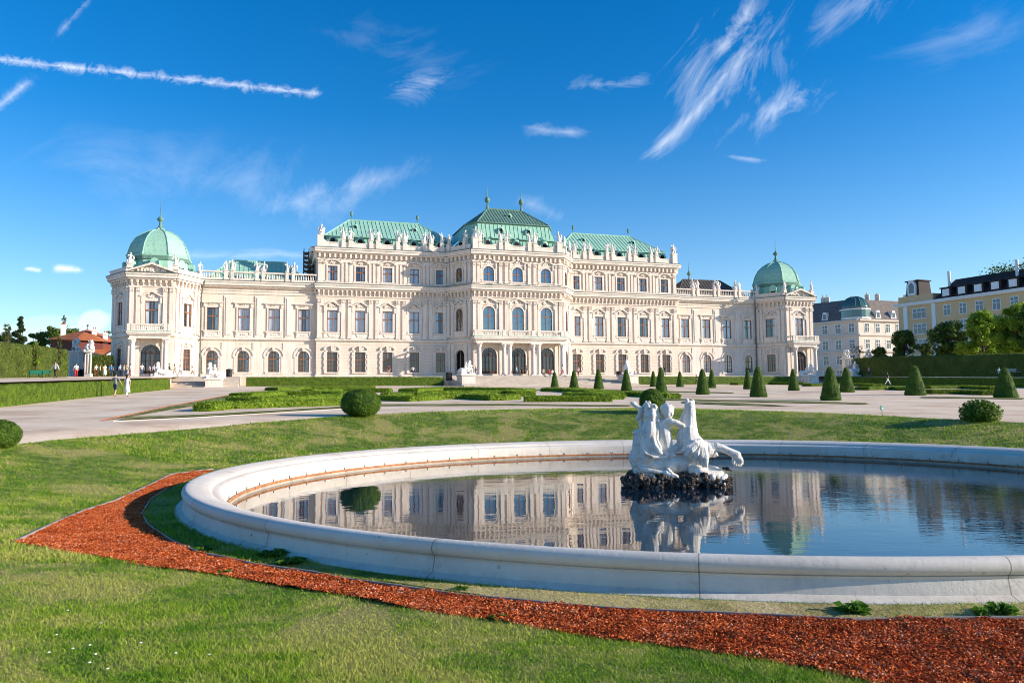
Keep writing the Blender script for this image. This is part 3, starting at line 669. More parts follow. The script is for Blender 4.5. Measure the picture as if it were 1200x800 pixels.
# ---- roof statues, four carved figures used over and over
def figure(seed, urn=False):
    r = random.Random(seed); mb = MB(); mb.smooth = True
    if urn:
        mb.lathe([(.22, 0), (.25, .1), (.1, .2), (.1, .3), (.34, .6), (.38, .85), (.2, 1.05), (.24, 1.15), (.12, 1.3), (.02, 1.5)], seg=10)
        for k in (-1, 1): mb.tube([(k*.3, 0, .6), (k*.52, 0, .8), (k*.34, 0, 1.02)], .06, 6)
        return mb
    lean = r.uniform(-.12, .12)
    mb.lathe([(.30, 0), (.34, .15), (.27, .5), (.25, .8), (.17, 1.0)], seg=9, sx=1, sy=.8)
    for k in range(7): mb.tube([(.26*math.cos(k), .22*math.sin(k), .02), (.2*math.cos(k+.3), .17*math.sin(k+.3), .9)], [.09, .04], 5)
    mb.tube([(0, 0, .85), (lean, 0, 1.1), (lean*1.4, 0, 1.38), (lean*1.4, 0, 1.5)], [.18, .2, .17, .07], 8)
    mb.ell((lean*1.6, -.02, 1.62), (.11, .12, .15), 8, 6); mb.ell((lean*1.6, .05, 1.68), (.13, .12, .12), 8, 5, jit=.1)
    for k in (-1, 1):
        up_ = r.choice((-1, 0, 1)); e = (lean+k*.38, -.1, 1.22+.12*up_); mb.tube([(lean*1.4+k*.16, 0, 1.38), e, (lean+k*(.42+.12*abs(up_)), -.2, 1.18+.42*up_)], [.08, .065, .045], 6)
    if r.random() < .6: mb.tube([(lean+.45, .1, 0), (lean+.5, .05, 1.3)], .05, 5); mb.ell((lean+.48, .05, .9), (.13, .1, .3), 7, 5, jit=.15)
    if r.random() < .6: mb.ell((-.32, .05, .35), (.2, .18, .34), 7, 5, jit=.15)
    return mb
FIG = [figure(s).mesh('carved_figure', M['statue']) for s in range(5)]; URN = figure(0, True).mesh('urn', M['statue'])
ns = 0
for i, (fr, u, z, n) in enumerate(peds):
    big = 1.02 if KIND[FR.index(fr)] in ('block', 'center', 'cant') else .92
    o = link('roof_statue', FIG[i % 5], palace, fr(u, n, z), fr.rz+random.uniform(-.5, .5)); s_ = big*random.uniform(.92, 1.08); o.scale = (s_, s_, s_)
for sg in (-1, 1):           # trophies at the outer corners of the tall blocks
    mb = MB()
    for k in range(16): mb.ell((sg*31.3+random.uniform(-.4, .4), -.75+random.uniform(-.3, .3), 26.2-ZB+random.uniform(0, .9)), (.22, .2, .26), 7, 5, jit=.2)
    mb.build('roof_trophy', M['statue'], palace)
tm.build('stone_trim', M['trim'], palace)
# rain pipes
for sg in (-1, 1):
    for s, w in ((sg*48.75, .15), (sg*31.75, .22+.5*0)):
        mb = MB(); mb.tube([L(s-sg*.5, .9, 18.2), L(s, .3, 16.2), L(s, .22, 9.8), L(s, .36, 9.5), L(s, .22, 9.2), L(s, .22, 3.5)] if abs(s) > 40 else [L(s-sg*.0, .12, 18), L(s, .12, 9.8), L(s, .12, 3.5)], .1, 6); mb.build('rain_pipe', M['lead'], palace)
# dark scaffold-like lift shaft behind the left block
sc_ = MB()
for k in range(9): sc_.box(-33.7, -32.0, 6.0, 8.5, 18.5+k*.75-ZB, 18.58+k*.75-ZB)
for a in (-33.7, -32.9, -32.05):
    for b_ in (6.0, 8.45): sc_.box(a, a+.12, b_, b_+.1, 18.4-ZB, 25.2-ZB)
sc_.box(-33.0, -32.4, 7.0, 8.2, 18.4-ZB, 22.6-ZB)
for k in range(8): sc_.tube([(-33.6, 6.0, 18.6+k*.75-ZB), (-32.1, 6.0, 19.3+k*.75-ZB)], .05, 5)
sc_.build('service_tower', mat('dark scaffold steel', (.14, .12, .11), .6), palace)
# entrance stairs: separate structure things
def stairs(s0, s1, w_top, w_bot, z_top, z_bot, n, label):
    mb = MB()
    for i in range(n):
        z = z_top-(z_top-z_bot)*(i/n); w = w_top+(w_bot-w_top)*((i+1)/n)
        mb.box(s0, s1, -w, -w_top+.0+ (0 if i == 0 else -.0), 1.0-ZB+i*.002, z-ZB) if 0 else mb.box(s0, s1, -w, -(w_top+(w_bot-w_top)*(i/n))+ (0.0), .8-ZB, z-ZB)
    o = mb.build('entrance_steps', M['step'], None, (PO[0], PO[1], ZB), YAW); tag(o, label, 'steps'); return o
M['step'] = mat('worn step stone', (.56, .49, .41), .85, (.42, .36, .30), .8, .4, 8)
stairs(-13.4, 13.4, 12.0, 22.0, 3.44, 1.72, 9, 'broad flight of stone steps below the central portico')
stairs(-52.4, -42.6, 9.3, 17.0, 3.44, 1.95, 8, 'shallow stone steps in front of the left domed pavilion')
stairs(46.5, 57.0, 9.3, 17.0, 3.44, 1.95, 8, 'shaded stone steps in front of the right domed pavilion')
te = MB(); te.box(-75, 75, -9.3, 30, 1.0-ZB, 3.5-ZB); te.box(-13.4, 13.4, -12.0, -9.3, 1.0-ZB, 3.5-ZB)
M['gravel'] = mat('pale gravel', (.68, .58, .48), .95, (.55, .47, .38), 3., .5, 30, spec=.1)
tag(te.build('terrace', M['gravel'], None, (PO[0], PO[1], ZB), YAW), 'gravel terrace the palace stands on', kind='structure')
# ================================================================== GROUND
def axis(parts):
    out = []
    for a, b, st in parts: out += list(np.arange(a, b, st))
    return np.array(out+[parts[-1][1]])
gx = axis([(-3000, -400, 400), (-400, -100, 30), (-100, -30, 3), (-30, -12, .8), (-12, 20, .4), (20, 45, .8), (45, 130, 3), (130, 400, 30), (400, 3000, 400)])
gy = axis([(-60, -4, 6), (-4, 1, .8), (1, 34, .4), (34, 60, .8), (60, 160, 2.5), (160, 400, 30), (400, 4000, 400)])
XX, YY = np.meshgrid(gx, gy); ZZ = terr(XX, YY)
far = sstep(160, 400, np.hypot(XX, YY)); ZZ = ZZ*(1-far)+2.8*far
nx, ny = len(gx), len(gy); V = np.stack([XX, YY, ZZ], -1).reshape(-1, 3); I = (np.arange(ny-1)[:, None]*nx+np.arange(nx-1)).ravel()
m = mat('pale raked gravel', (.56, .51, .45), .95, spec=.08); M['path'] = m
c = ramp_(m, noise_(m, .25, 6, rough=.7), [(.36, (.60, .43, .29)), (.5, (.78, .61, .44)), (.64, (.84, .70, .53))])
c = mix_(m, math_(m, 'MULTIPLY', math_(m, 'GREATER_THAN', noise_(m, 9, 5, rough=.8), .56), .30), c, (.40, .33, .26)); base_(m, c); bump_(m, noise_(m, 18, 5), .7, .02)
g_o = link('gravel_ground', np_mesh('gravel_ground', V, np.stack([I, I+1, I+1+nx, I+nx], 1), M['path'], smooth=True)); tag(g_o, 'pale gravel paths and open ground of the palace garden', kind='structure')
def sheet(name, poly, sp, off, mt, smooth=True, holes=(), thick=0.):
    """terrain-following sheet inside polygon poly (world x,y)"""
    def dens(P, s):
        o = []
        for (x0, y0), (x1, y1) in zip(P, P[1:]+P[:1]):
            k = max(1, int(math.hypot(x1-x0, y1-y0)/s)); o += [(x0+(x1-x0)*i/k, y0+(y1-y0)*i/k) for i in range(k)]
        return o
    rings = [dens(list(poly), sp)]+[dens(list(h), sp) for h in holes]; pts = []; ed = []
    for r in rings:
        o = len(pts); pts += r; ed += [(o+i, o+(i+1) % len(r)) for i in range(len(r))]
    A = np.array(rings[0]); x0, y0 = A.min(0); x1, y1 = A.max(0)
    gxx, gyy = np.meshgrid(np.arange(x0, x1, sp), np.arange(y0, y1, sp)); Q = np.stack([gxx.ravel(), gyy.ravel()], 1)+RNG.uniform(-.15, .15, (gxx.size, 2))*sp
    ins = inside(Q, rings[0])
    for h in rings[1:]: ins &= ~inside(Q, h)
    Q = Q[ins]; pts += [tuple(q) for q in Q]
    v, e, f, *_ = delaunay_2d_cdt([Vector(p) for p in pts], ed, [], 0, 1e-4)
    v = np.array([[p[0], p[1]] for p in v]); f = np.array([t for t in f if len(t) == 3]); cc = v[f].mean(1); ins = inside(cc, rings[0])
    for h in rings[1:]: ins &= ~inside(cc, h)
    f = f[ins]; z = terr(v[:, 0], v[:, 1])+off; V3 = np.column_stack([v, z])
    if thick:
        pass
    return np_mesh(name, V3, f, mt, smooth=smooth)
def inside(Q, P):
    P = np.asarray(P); x, y = Q[:, 0], Q[:, 1]; r = np.zeros(len(Q), bool); j = len(P)-1
    for i in range(len(P)):
        xi, yi = P[i]; xj, yj = P[j]
        if yi != yj: r ^= ((yi > y) != (yj > y)) & (x < (xj-xi)*(y-yi)/(yj-yi)+xi)
        j = i
    return r
def gp(*px): return [tuple(G(x, y)[:2]) for x, y in px]
ELL = [(PCX+(PA+.1)*math.cos(a), PCY+(PB+.1)*math.sin(a)) for a in np.linspace(0, 2*PI, 90, endpoint=False)]
lawn_poly = gp((25, 521), (60, 517), (100, 513.5), (150, 509.5), (200, 505.5), (300, 496), (400, 488), (500, 483.5), (600, 480), (740, 478.5), (850, 480.5), (950, 484), (1050, 488.5), (1200, 496))+[(24, 24), (30, 12), (30, -6), (-24, -6), (-24, 14), tuple(G(-20, 527)[:2])]
def grassmat(name, green, green2, dry, blade=False):
    m = mat(name, green, .7, spec=.15); n1 = noise_(m, .55, 5, rough=.7, dist=.6); n2 = noise_(m, 3.2, 4, rough=.7)
    c = ramp_(m, n1, [(.42, green), (.50, green2), (.57, dry)]); c = mix_(m, ramp_(m, n2, [(.45, (0, 0, 0)), (.7, (.75, .75, .75))]), c, dry)
    if blade:
        at = N(m, 'ShaderNodeAttribute'); at.attribute_name = 'rnd'; c = mix_(m, math_(m, 'GREATER_THAN', at.outputs['Fac'], .80), c, dry)
        c = mix_(m, math_(m, 'MULTIPLY', at.outputs['Fac'], .55), c, green)
        nt = m.node_tree; tl = nt.nodes.new('ShaderNodeBsdfTranslucent'); Lk(m, c, tl.inputs[0]); mx = nt.nodes.new('ShaderNodeMixShader'); mx.inputs[0].default_value = .35
        Lk(m, nt.nodes['Principled BSDF'].outputs[0], mx.inputs[1]); Lk(m, tl.outputs[0], mx.inputs[2]); Lk(m, mx.outputs[0], nt.nodes['Material Output'].inputs['Surface'])
    else: bump_(m, noise_(m, 14, 5, rough=.7), 1.0, .08)
    base_(m, c); return m
M['lawn'] = grassmat('lawn turf', (.07, .13, .016), (.13, .19, .03), (.32, .28, .11))
M['blade'] = grassmat('grass blades', (.12, .29, .010), (.30, .45, .022), (.58, .55, .14), True)
lawn = link('pool_lawn', sheet('pool_lawn', lawn_poly, .6, .03, M['lawn'], holes=[ELL])); tag(lawn, 'lawn dipping towards the round pool', kind='structure')
# ---- red chippings band
red_out = [(16.7, 639), (60, 618), (96.7, 602), (133, 590), (173, 571.7), (200, 558), (250, 551.7)]
red_low = [(400, 700.7), (456.7, 713), (510, 721.7), (586.7, 733), (683, 750), (800, 765), (883, 777), (960, 792), (1010, 804), (1100, 830), (1300, 880)]
red_in = [(1300, 729), (1200, 730), (1100, 731), (1000, 732.7), (900, 727), (800, 722.8), (733, 720), (667, 715), (600, 708), (540, 703), (467, 691.7), (400, 682.5), (366, 675), (300, 666), (267, 658), (233, 651.7), (200, 636.7), (173, 618), (166, 605), (176, 588), (195, 575), (214, 567)]
far_arc = []
Pi = gp(*red_in[-2:])[0]
red_poly = gp(*[(16.7, 639), (60, 646), (127, 657.7), (200, 670.7), (250, 676.7), (283, 681.7), (333, 691.7)]+red_low+red_in)+gp((250, 551.7), (225, 554.5))+gp((200, 558), (173, 571.7), (133, 590), (96.7, 602), (60, 618))
m = mat('red tile chippings', (.42, .085, .03), .9, spec=.15); M['red'] = m
c = ramp_(m, noise_(m, 26, 4, rough=.7), [(.30, (.16, .03, .012)), (.48, (.40, .075, .025)), (.66, (.56, .13, .045)), (.8, (.60, .24, .13))]); base_(m, c); bump_(m, noise_(m, 30, 4, rough=.7), 1., .03)
redm = sheet('red_chippings_bed', red_poly, .09, .045, M['red'])
_n = len(redm.vertices); _co = np.empty(_n*3, np.float32); redm.vertices.foreach_get('co', _co); _co = _co.reshape(-1, 3); _x, _y = _co[:, 0], _co[:, 1]
_co[:, 2] += .012*(np.sin(_x*7.1+2*np.sin(_y*5.3))*np.sin(_y*8.3+1.5*np.sin(_x*4.1))+.8*np.sin(_x*15.7+_y*9.1)*np.sin(_y*17.3-_x*6.)+.5*np.sin(_x*3.1)*np.sin(_y*3.7)); redm.vertices.foreach_set('co', _co.ravel()); redm.update()
rb = link('red_chippings_bed', redm); tag(rb, 'bed of red tile chippings curving round the pool', kind='structure')
m = mat('loose red chips', (.45, .09, .03), 1., spec=.03); M['chip'] = m
at = N(m, 'ShaderNodeAttribute'); at.attribute_name = 'rnd'
at2 = math_(m, 'SUBTRACT', math_(m, 'MULTIPLY', at.outputs['Fac'], 1.1), math_(m, 'MULTIPLY', math_(m, 'SUBTRACT', noise_(m, 2.6, 5, rough=.75), .45, clamp=True), 1.7), clamp=True)
base_(m, ramp_(m, at2, [(0, (.22, .035, .012)), (.3, (.46, .09, .026)), (.72, (.66, .16, .045)), (.96, (.70, .24, .09)), (1, (.72, .40, .26))]))
def chips(name, me, n, size, mt, flat=.45, lift=.5):
    P, Nn = tri_sample(me, n); P[:, :2] += RNG.normal(0, .022, (n, 2)); d = RNG.normal(0, 1, (n, 4, 3)); d /= np.linalg.norm(d, axis=2)[:, :, None]
    sz = size*RNG.uniform(.35, 1.5, (n, 1, 1)); V = P[:, None, :]+d*sz*np.array([1, 1, .8]); V[:, :, 2] += size*lift
    T = np.array([[0, 1, 2], [0, 2, 3], [0, 3, 1], [1, 3, 2]]); F = (np.arange(n)[:, None, None]*4+T).reshape(-1, 3)
    return np_mesh(name, V.reshape(-1, 3), F, mt, attr=np.repeat(RNG.random(n), 4))
tag(link('red_chippings', chips('red_chippings', redm, 180000, .0125, M['chip'])), 'loose red tile chips heaped in the curved bed', kind='stuff')
# steel and stone edging strips
def strip(name, pts, w, h, mt, label, kind=None, cat=None):
    mb = MB(); P = [np.array(p) for p in pts]
    for a, b in zip(P, P[1:]):
        d = (b-a)/np.linalg.norm(b-a); n_ = np.array([-d[1], d[0]])*w/2
        za, zb = float(terr(*a)), float(terr(*b))
        q = [(*(a-n_), za-.05), (*(a+n_), za-.05), (*(b+n_), zb-.05), (*(b-n_), zb-.05), (*(a-n_), za+h), (*(a+n_), za+h), (*(b+n_), zb+h), (*(b-n_), zb+h)]
        mb.add(q, [(0, 3, 2, 1), (4, 5, 6, 7), (0, 1, 5, 4), (1, 2, 6, 5), (2, 3, 7, 6), (3, 0, 4, 7)])
    o = mb.build(name, mt); tag(o, label, cat, kind=kind); return o
M['steel'] = mat('grey edging strip', (.32, .31, .29), .6, (.20, .18, .16), 5.)
def fine(px, k=6):
    out = []
    for (a, b), (c_, d_) in zip(px, px[1:]): out += [(a+(c_-a)*i/k, b+(d_-b)*i/k) for i in range(k)]
    return out+[px[-1]]
strip('edging_strip', gp(*fine(red_out)), .025, .07, M['steel'], 'thin grey edging strip along the outer side of the red chippings bed', cat='edging')
strip('edging_strip', gp(*fine(red_in[:-1], 3)), .022, .062, M['steel'], 'thin dark edging strip between the red chippings and the pool-side grass', cat='edging')
# ---- grass blades: near, middle, far rings inside the view
RP = np.array(red_poly); LP = np.array(lawn_poly)
def blades(n, y0, y1, h, w, name, pool=True, poly=None, xr=None, label=None):
    Y = y0*(y1/y0)**RNG.random(n) if y0 > 0 else RNG.uniform(y0, y1, n)
    X = Y*RNG.uniform(-.72, .74, n) if xr is None else RNG.uniform(xr[0], xr[1], n)
    Q = np.stack([X, Y], 1); q = np.hypot((X-PCX)/PA, (Y-PCY)/PB)
    ok = inside(Q, LP) & ~inside(Q, RP) & (q > 1.008)
    # a little stagger: thin worn spots
    Q = Q[ok]; X, Y = Q[:, 0], Q[:, 1]; n = len(Q); Z = terr(X, Y)+.02
    hh = h*RNG.uniform(.45, 1.25, n)*(1+.25*np.sin(X*1.7+np.sin(Y*1.3)*1.5)*np.sin(Y*2.1)); a = RNG.uniform(0, 2*PI, n); lean = RNG.normal(0, .45, (n, 2))*hh[:, None]
    ww = w*RNG.uniform(.6, 1.4, n)
    b1 = np.stack([X-np.cos(a)*ww, Y-np.sin(a)*ww, Z], 1); b2 = np.stack([X+np.cos(a)*ww, Y+np.sin(a)*ww, Z], 1)
    m1 = np.stack([X+lean[:, 0]*.4, Y+lean[:, 1]*.4, Z+hh*.62], 1); t = np.stack([X+lean[:, 0]*1.3, Y+lean[:, 1]*1.3, Z+hh], 1)
    off = np.stack([np.cos(a)*ww*.7, np.sin(a)*ww*.7, 0*a], 1)
    V = np.stack([b1, b2, m1+off, m1-off, t], 1).reshape(-1, 3); B = np.arange(n)*5
    F = np.concatenate([np.stack([B, B+1, B+2], 1), np.stack([B, B+2, B+3], 1), np.stack([B+3, B+2, B+4], 1)])
    return tag(link(name, np_mesh(name, V, F, M['blade'], attr=np.repeat(RNG.random(n), 5))), label, kind='stuff')
DENS = float(globals().get('GRASS', 1.0))
blades(int(380000*DENS), 3.4, 9.5, .034, .0028, 'near_grass', label='short mown grass blades in the foreground')
blades(int(260000*DENS), 9.0, 22, .050, .0060, 'lawn_grass', label='mown grass blades left of the pool')
blades(int(200000*DENS), 21, 44, .06, .013, 'bank_grass', label='grass blades on the bank behind the pool')
# dry straw-coloured strip between the sunlit pool wall and the chippings
DP = gp(*[(x, y) for x, y in red_in if 590 < x <= 1300]); DP = DP+gp((560, 701), (500, 693), (450, 684.5), (520, 688), (570, 693))+[(PCX+(PA+.16)*math.cos(a), PCY+(PB+.16)*math.sin(a)) for a in np.linspace(math.radians(247.5), math.radians(277), 26)]
M['drylawn'] = grassmat('dry turf', (.30, .26, .09), (.50, .40, .18), (.62, .50, .26)); M['dryblade'] = grassmat('dry grass blades', (.50, .46, .15), (.66, .56, .28), (.80, .66, .38), True)
tag(link('dry_grass_strip', sheet('dry_grass_strip', DP, .2, .045, M['drylawn'])), 'dry grass strip along the pool wall', kind='structure')
_LP, _RP, _bm = LP, RP, M['blade']; LP = np.array(DP); RP = np.array([(0, 0), (0, .1), (.1, 0)]); M['blade'] = M['dryblade']
blades(150000, 5.2, 9.5, .035, .0028, 'dry_grass', label='dry straw-coloured grass blades along the pool wall'); LP, RP, M['blade'] = _LP, _RP, _bm
# daisies
n = 12; mb = MB(); spots = gp(*[(random.gauss(105, 45), random.gauss(770, 18)) for _ in range(n)])
M['petal'] = mat('white petals', (.85, .85, .80), .8)
for x, y in spots:
    z = float(terr(x, y))+.045
    for k in range(5): mb.ell((x+.006*math.cos(k*1.26), y+.006*math.sin(k*1.26), z), (.006, .006, .004), 5, 3)
tag(mb.build('clover_flowers', M['petal']), 'small white clover flowers in the lawn', kind='stuff')
# leafy weeds beside the pool wall
M['weed'] = leafmat('broad weed leaves', (.05, .13, .015), (.08, .20, .02), (.13, .28, .03), 6.)
def weed(px, py, r, n, label, hgt=.10):
    Q = G(px, py); n = max(16, int(n*.45)); th = RNG.uniform(0, 2*PI, n); L_ = r*RNG.uniform(.3, .75, n); up = hgt*RNG.uniform(.2, 1.2, n); w_ = L_*RNG.uniform(.14, .26, n)
    c, s_ = np.cos(th), np.sin(th); z0 = np.zeros(n); b_ = np.stack([c*.004, s_*.004, z0], 1); m1 = np.stack([c*L_*.6-s_*w_, s_*L_*.6+c*w_, up], 1); m2 = np.stack([c*L_*.6+s_*w_, s_*L_*.6-c*w_, up*.9], 1); t = np.stack([c*L_, s_*L_, up*.75], 1)
    V = np.stack([b_, m1, t, m2], 1).reshape(-1, 3); B = np.arange(n)*4; F = np.concatenate([np.stack([B, B+1, B+2], 1), np.stack([B, B+2, B+3], 1)])
    o = link('weed_plant', np_mesh('weed_plant', V, F, M['weed'], attr=np.repeat(RNG.random(n), 4)), loc=(Q[0], Q[1], float(terr(Q[0], Q[1]))+.02)); tag(o, label, 'weed', 'weeds along the pool wall')
weed(998, 722, .24, 170, 'bright green weed tuft on dry grass below the sunlit pool wall')
weed(1172, 724, .22, 170, 'broad-leaved weed at the right end of the dry grass strip')
weed(1150, 728, .12, 70, 'low weed beside the larger broad-leaved weed on the right')
weed(540, 696, .13, 60, 'small green weed on the grass strip between pool wall and red chippings', .07)
weed(300, 640, .22, 110, 'dark weed growing tall in the shade of the left pool wall', .2)
weed(320, 655, .3, 150, 'spreading weeds in the shade at the foot of the left pool wall', .08)
weed(240, 648, .2, 90, 'sunlit weeds at the edge of the red chippings left of the pool', .07)
weed(262, 676, .12, 50, 'small weed at the lawn edge of the red chippings on the left', .06)
weed(584, 731, .12, 60, 'small weed at the lawn edge of the red chippings near the middle', .06)
weed(340, 663, .3, 140, 'weed patch on the shaded grass strip left of the middle', .07)
# ================================================================== POOL
m = mat('painted pool stone', (.60, .56, .50), .8, spec=.25); M['pool'] = m
c = ramp_(m, noise_(m, .8, 6, rough=.7), [(.3, (.60, .54, .46)), (.6, (.70, .65, .57))]); sp = math_(m, 'GREATER_THAN', noise_(m, 9, 5, rough=.75), .66); c = mix_(m, math_(m, 'MULTIPLY', sp, .5), c, (.22, .19, .16)); st = ramp_(m, noise_(m, 1.1, 6, mapping=(2, 2, .5), rough=.8), [(.55, (0, 0, 0)), (.75, (.5, .5, .5))]); c = mix_(m, st, c, (.36, .32, .27))
tcj = N(m, 'ShaderNodeTexCoord'); sj = N(m, 'ShaderNodeSeparateXYZ'); Lk(m, tcj.outputs['Object'], sj.inputs[0]); an = math_(m, 'ARCTAN2', math_(m, 'DIVIDE', sj.outputs[1], PB), math_(m, 'DIVIDE', sj.outputs[0], PA))
jf = math_(m, 'FRACT', math_(m, 'ADD', math_(m, 'MULTIPLY', an, 24/(2*PI)), .37)); jl = math_(m, 'LESS_THAN', math_(m, 'ABSOLUTE', math_(m, 'SUBTRACT', jf, .5)), .0022); js = math_(m, 'MULTIPLY', math_(m, 'SUBTRACT', 1., math_(m, 'MULTIPLY', math_(m, 'ABSOLUTE', math_(m, 'SUBTRACT', jf, .5)), 22.), clamp=True), math_(m, 'GREATER_THAN', noise_(m, 5, 5, rough=.8), .54))
c = mix_(m, math_(m, 'MULTIPLY', js, .35), c, (.30, .26, .22)); c = mix_(m, math_(m, 'MULTIPLY', jl, .75), c, (.16, .13, .11))
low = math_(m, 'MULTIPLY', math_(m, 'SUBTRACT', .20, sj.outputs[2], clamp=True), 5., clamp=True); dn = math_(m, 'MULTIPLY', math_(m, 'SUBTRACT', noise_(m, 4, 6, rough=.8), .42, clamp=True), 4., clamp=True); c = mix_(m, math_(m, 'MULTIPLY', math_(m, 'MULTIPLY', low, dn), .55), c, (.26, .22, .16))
base_(m, c); hh_ = math_(m, 'SUBTRACT', noise_(m, 12, 6, rough=.75), math_(m, 'MULTIPLY', jl, 1.5)); bump_(m, hh_, .4, .02)
pool = thing('round_pool', 'large round garden pool with a moulded pale stone rim', 'pool', (PCX, PCY, -1.95))
def ering(prof, seg=240, jog=0.):
    vs = []; k = len(prof)
    for i in range(seg):
        a = 2*PI*i/seg
        for r, z in prof: vs.append(((PA+r)*math.cos(a), (PB+r)*math.sin(a), z+1.95))
    return vs, [(i*k+j, i*k+j+1, ((i+1) % seg)*k+j+1, ((i+1) % seg)*k+j) for i in range(seg) for j in range(k-1)]
def roll(c, z, r, a0, a1, n): return [(c+r*math.cos(a), z+r*math.sin(a)) for a in np.linspace(a0, a1, n)]
prof = [(.13, -2.3), (.13, -1.95), (.10, -1.89), (-.02, -1.85), (-.03, -1.80), (-.055, -1.71), (-.04, -1.685), (-.08, -1.675)]
prof += roll(-.085, -1.60, .085, -PI*.42, PI*.5, 9)+[(-.16, -1.522), (-.30, -1.55), (-.46, -1.585), (-.49, -1.605), (-.50, -1.635), (-.56, -1.645), (-.64, -1.66), (-.68, -1.69), (-.69, -1.74), (-.70, -1.95)]
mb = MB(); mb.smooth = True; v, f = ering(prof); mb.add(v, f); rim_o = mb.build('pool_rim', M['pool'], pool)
for p in rim_o.data.polygons: p.use_smooth = True
es = rim_o.modifiers.new('edges', 'EDGE_SPLIT'); es.split_angle = math.radians(38)
mb = MB(); v, f = ering([(-.70, -1.95), (-.76, -1.955), (-.76, -2.6)]); mb.add(v, f); mb.build('inner_ledge', mat('damp pool stone', (.42, .36, .29), .6, (.30, .25, .19), 3., .3), pool)
mb = MB(); mb.smooth = True
mb.tube([((PA-.735)*math.cos(a), (PB-.735)*math.sin(a), -.03) for a in np.linspace(0, 2*PI, 200)], .034, 6, False)
mb.build('edge_pipe', mat('rusty pipe', (.50, .18, .045), .7, (.22, .08, .03), 6.), pool)
mb = MB()
for i in range(74):
    a = 2*PI*i/74+.03; x, y = (PA-.715)*math.cos(a), (PB-.715)*math.sin(a); mb.tube([(x, y, -.09), (x, y, .06)], .009, 5)
mb.build('pipe_bracket', mat('dark iron', (.05, .04, .035), .6), pool)
mb = MB()
for i in range(14):                                     # joints between the rim stones
    a = 2*PI*i/14+.21
    for r, z in (): pass
m = mat('pool water', (.003, .014, .030), .0, spec=.5); b = m.node_tree.nodes['Principled BSDF']; b.inputs['IOR'].default_value = 1.8; b.inputs['Specular IOR Level'].default_value = .5; M['water'] = m
h1 = noise_(m, .9, 3, mapping=(1, 1.6, 1), rough=.5); h2 = noise_(m, 4.2, 3, mapping=(1, 2.2, 1), rough=.55); big = noise_(m, .09, 2)
tc = N(m, 'ShaderNodeTexCoord'); sx = N(m, 'ShaderNodeSeparateXYZ'); Lk(m, tc.outputs['Object'], sx.inputs[0])
win = math_(m, 'MULTIPLY', math_(m, 'ADD', math_(m, 'MULTIPLY', sx.outputs[0], .10), .25, clamp=True), 1., clamp=True)  # breeze reaches the right half
h = math_(m, 'ADD', math_(m, 'MULTIPLY', h1, .7), math_(m, 'MULTIPLY', math_(m, 'MULTIPLY', h2, math_(m, 'ADD', math_(m, 'MULTIPLY', win, .9), .12)), .5)); bump_(m, h, .10, .05)
mb = MB(); k = 96; mb.add([((PA-.74)*math.cos(2*PI*i/k), (PB-.74)*math.sin(2*PI*i/k), 0) for i in range(k)], [tuple(range(k))]); w_ = link('water', mb.mesh('water', M['water']), loc=(PCX, PCY, WATER)); tag(w_, 'still dark water of the round pool', kind='structure')
w_.data.flip_normals() if w_.data.polygons[0].normal.z < 0 else None
# ---- the sculpture: hippocamp, triton and putto in white stone on a tufa rock
Q0 = G(797, 581); SC = np.array([*(ray(797, 566)*(16.6/ray(797, 566)[1]))])   # middle of the rock
YC = 17.9
def S(cx_, cy_, dy=0.):       # sketch coordinates of the group (in its own upright plane) turned into metres
    d = ray(720+cx_/6.156, 460+cy_/6.156); Q = d*(YC/d[1]); return (Q[0], Q[1]+dy, Q[2])
MS = YC/FPX/6.156
def fuse(mb, name, mt, vox, disp=0., ds=.2, smooth=True):
    me = mb.mesh(name, mt, norm=True); o = bpy.data.objects.new(name, me); COL.objects.link(o)
    r = o.modifiers.new('r', 'REMESH'); r.mode = 'VOXEL'; r.voxel_size = vox; r.use_smooth_shade = smooth
    if smooth:
        sm = o.modifiers.new('s', 'SMOOTH'); sm.iterations = 1; sm.factor = .5
    dg = bpy.context.evaluated_depsgraph_get(); dg.update(); me2 = bpy.data.meshes.new_from_object(o.evaluated_get(dg)); me2.name = name
    bpy.data.objects.remove(o)
    if disp:
        n_ = len(me2.vertices); co = np.empty(n_*3, np.float32); me2.vertices.foreach_get('co', co); co = co.reshape(-1, 3); no = np.empty(n_*3, np.float32); me2.vertices.foreach_get('normal', no); no = no.reshape(-1, 3)
        k = 1/ds; q = co*k*6.28
        f_ = np.sin(q[:, 0]*1.1+np.sin(q[:, 2]*.7)*2)*np.sin(q[:, 1]*.9+q[:, 2]*1.3)*np.sin(q[:, 2]*1.0+1.7*np.sin(q[:, 0]*.6))
        f_ += .6*np.sin(q[:, 0]*2.7+q[:, 1])*np.sin(q[:, 2]*2.9-q[:, 0]); co += no*(f_*disp)[:, None]; me2.vertices.foreach_set('co', co.ravel()); me2.update()
    return me2
def T(mb, pts, seg=12):        # chain of (cx, cy, dy, r) in sketch units (dy and depth in metres)
    pts = [(a, b, d, r*1.1+1.5) for a, b, d, r in pts]; mb.tube([S(a, b, d) for a, b, d, r in pts], [r*MS for a, b, d, r in pts], seg); 
    for a, b, d, r in pts: mb.ell(S(a, b, d), r*MS, seg, 8)
st = MB()
# fish-tailed body sweeping from the left round to the horse's chest
T(st, [(160, 400, .1, 22), (170, 470, .05, 42), (215, 515, 0, 52), (300, 520, -.05, 60), (400, 515, -.05, 66), (490, 515, 0, 62), (560, 520, 0, 52)])
T(st, [(150, 410, .2, 12), (140, 470, .2, 26), (175, 560, .1, 34), (230, 575, 0, 30)])
for a, b, c_, d_ in ((130, 470, 120, 460), (128, 500, 118, 480)): T(st, [(170, 500, .1, 18), (a, b, .1, 10), (c_, d_, .15, 5)])
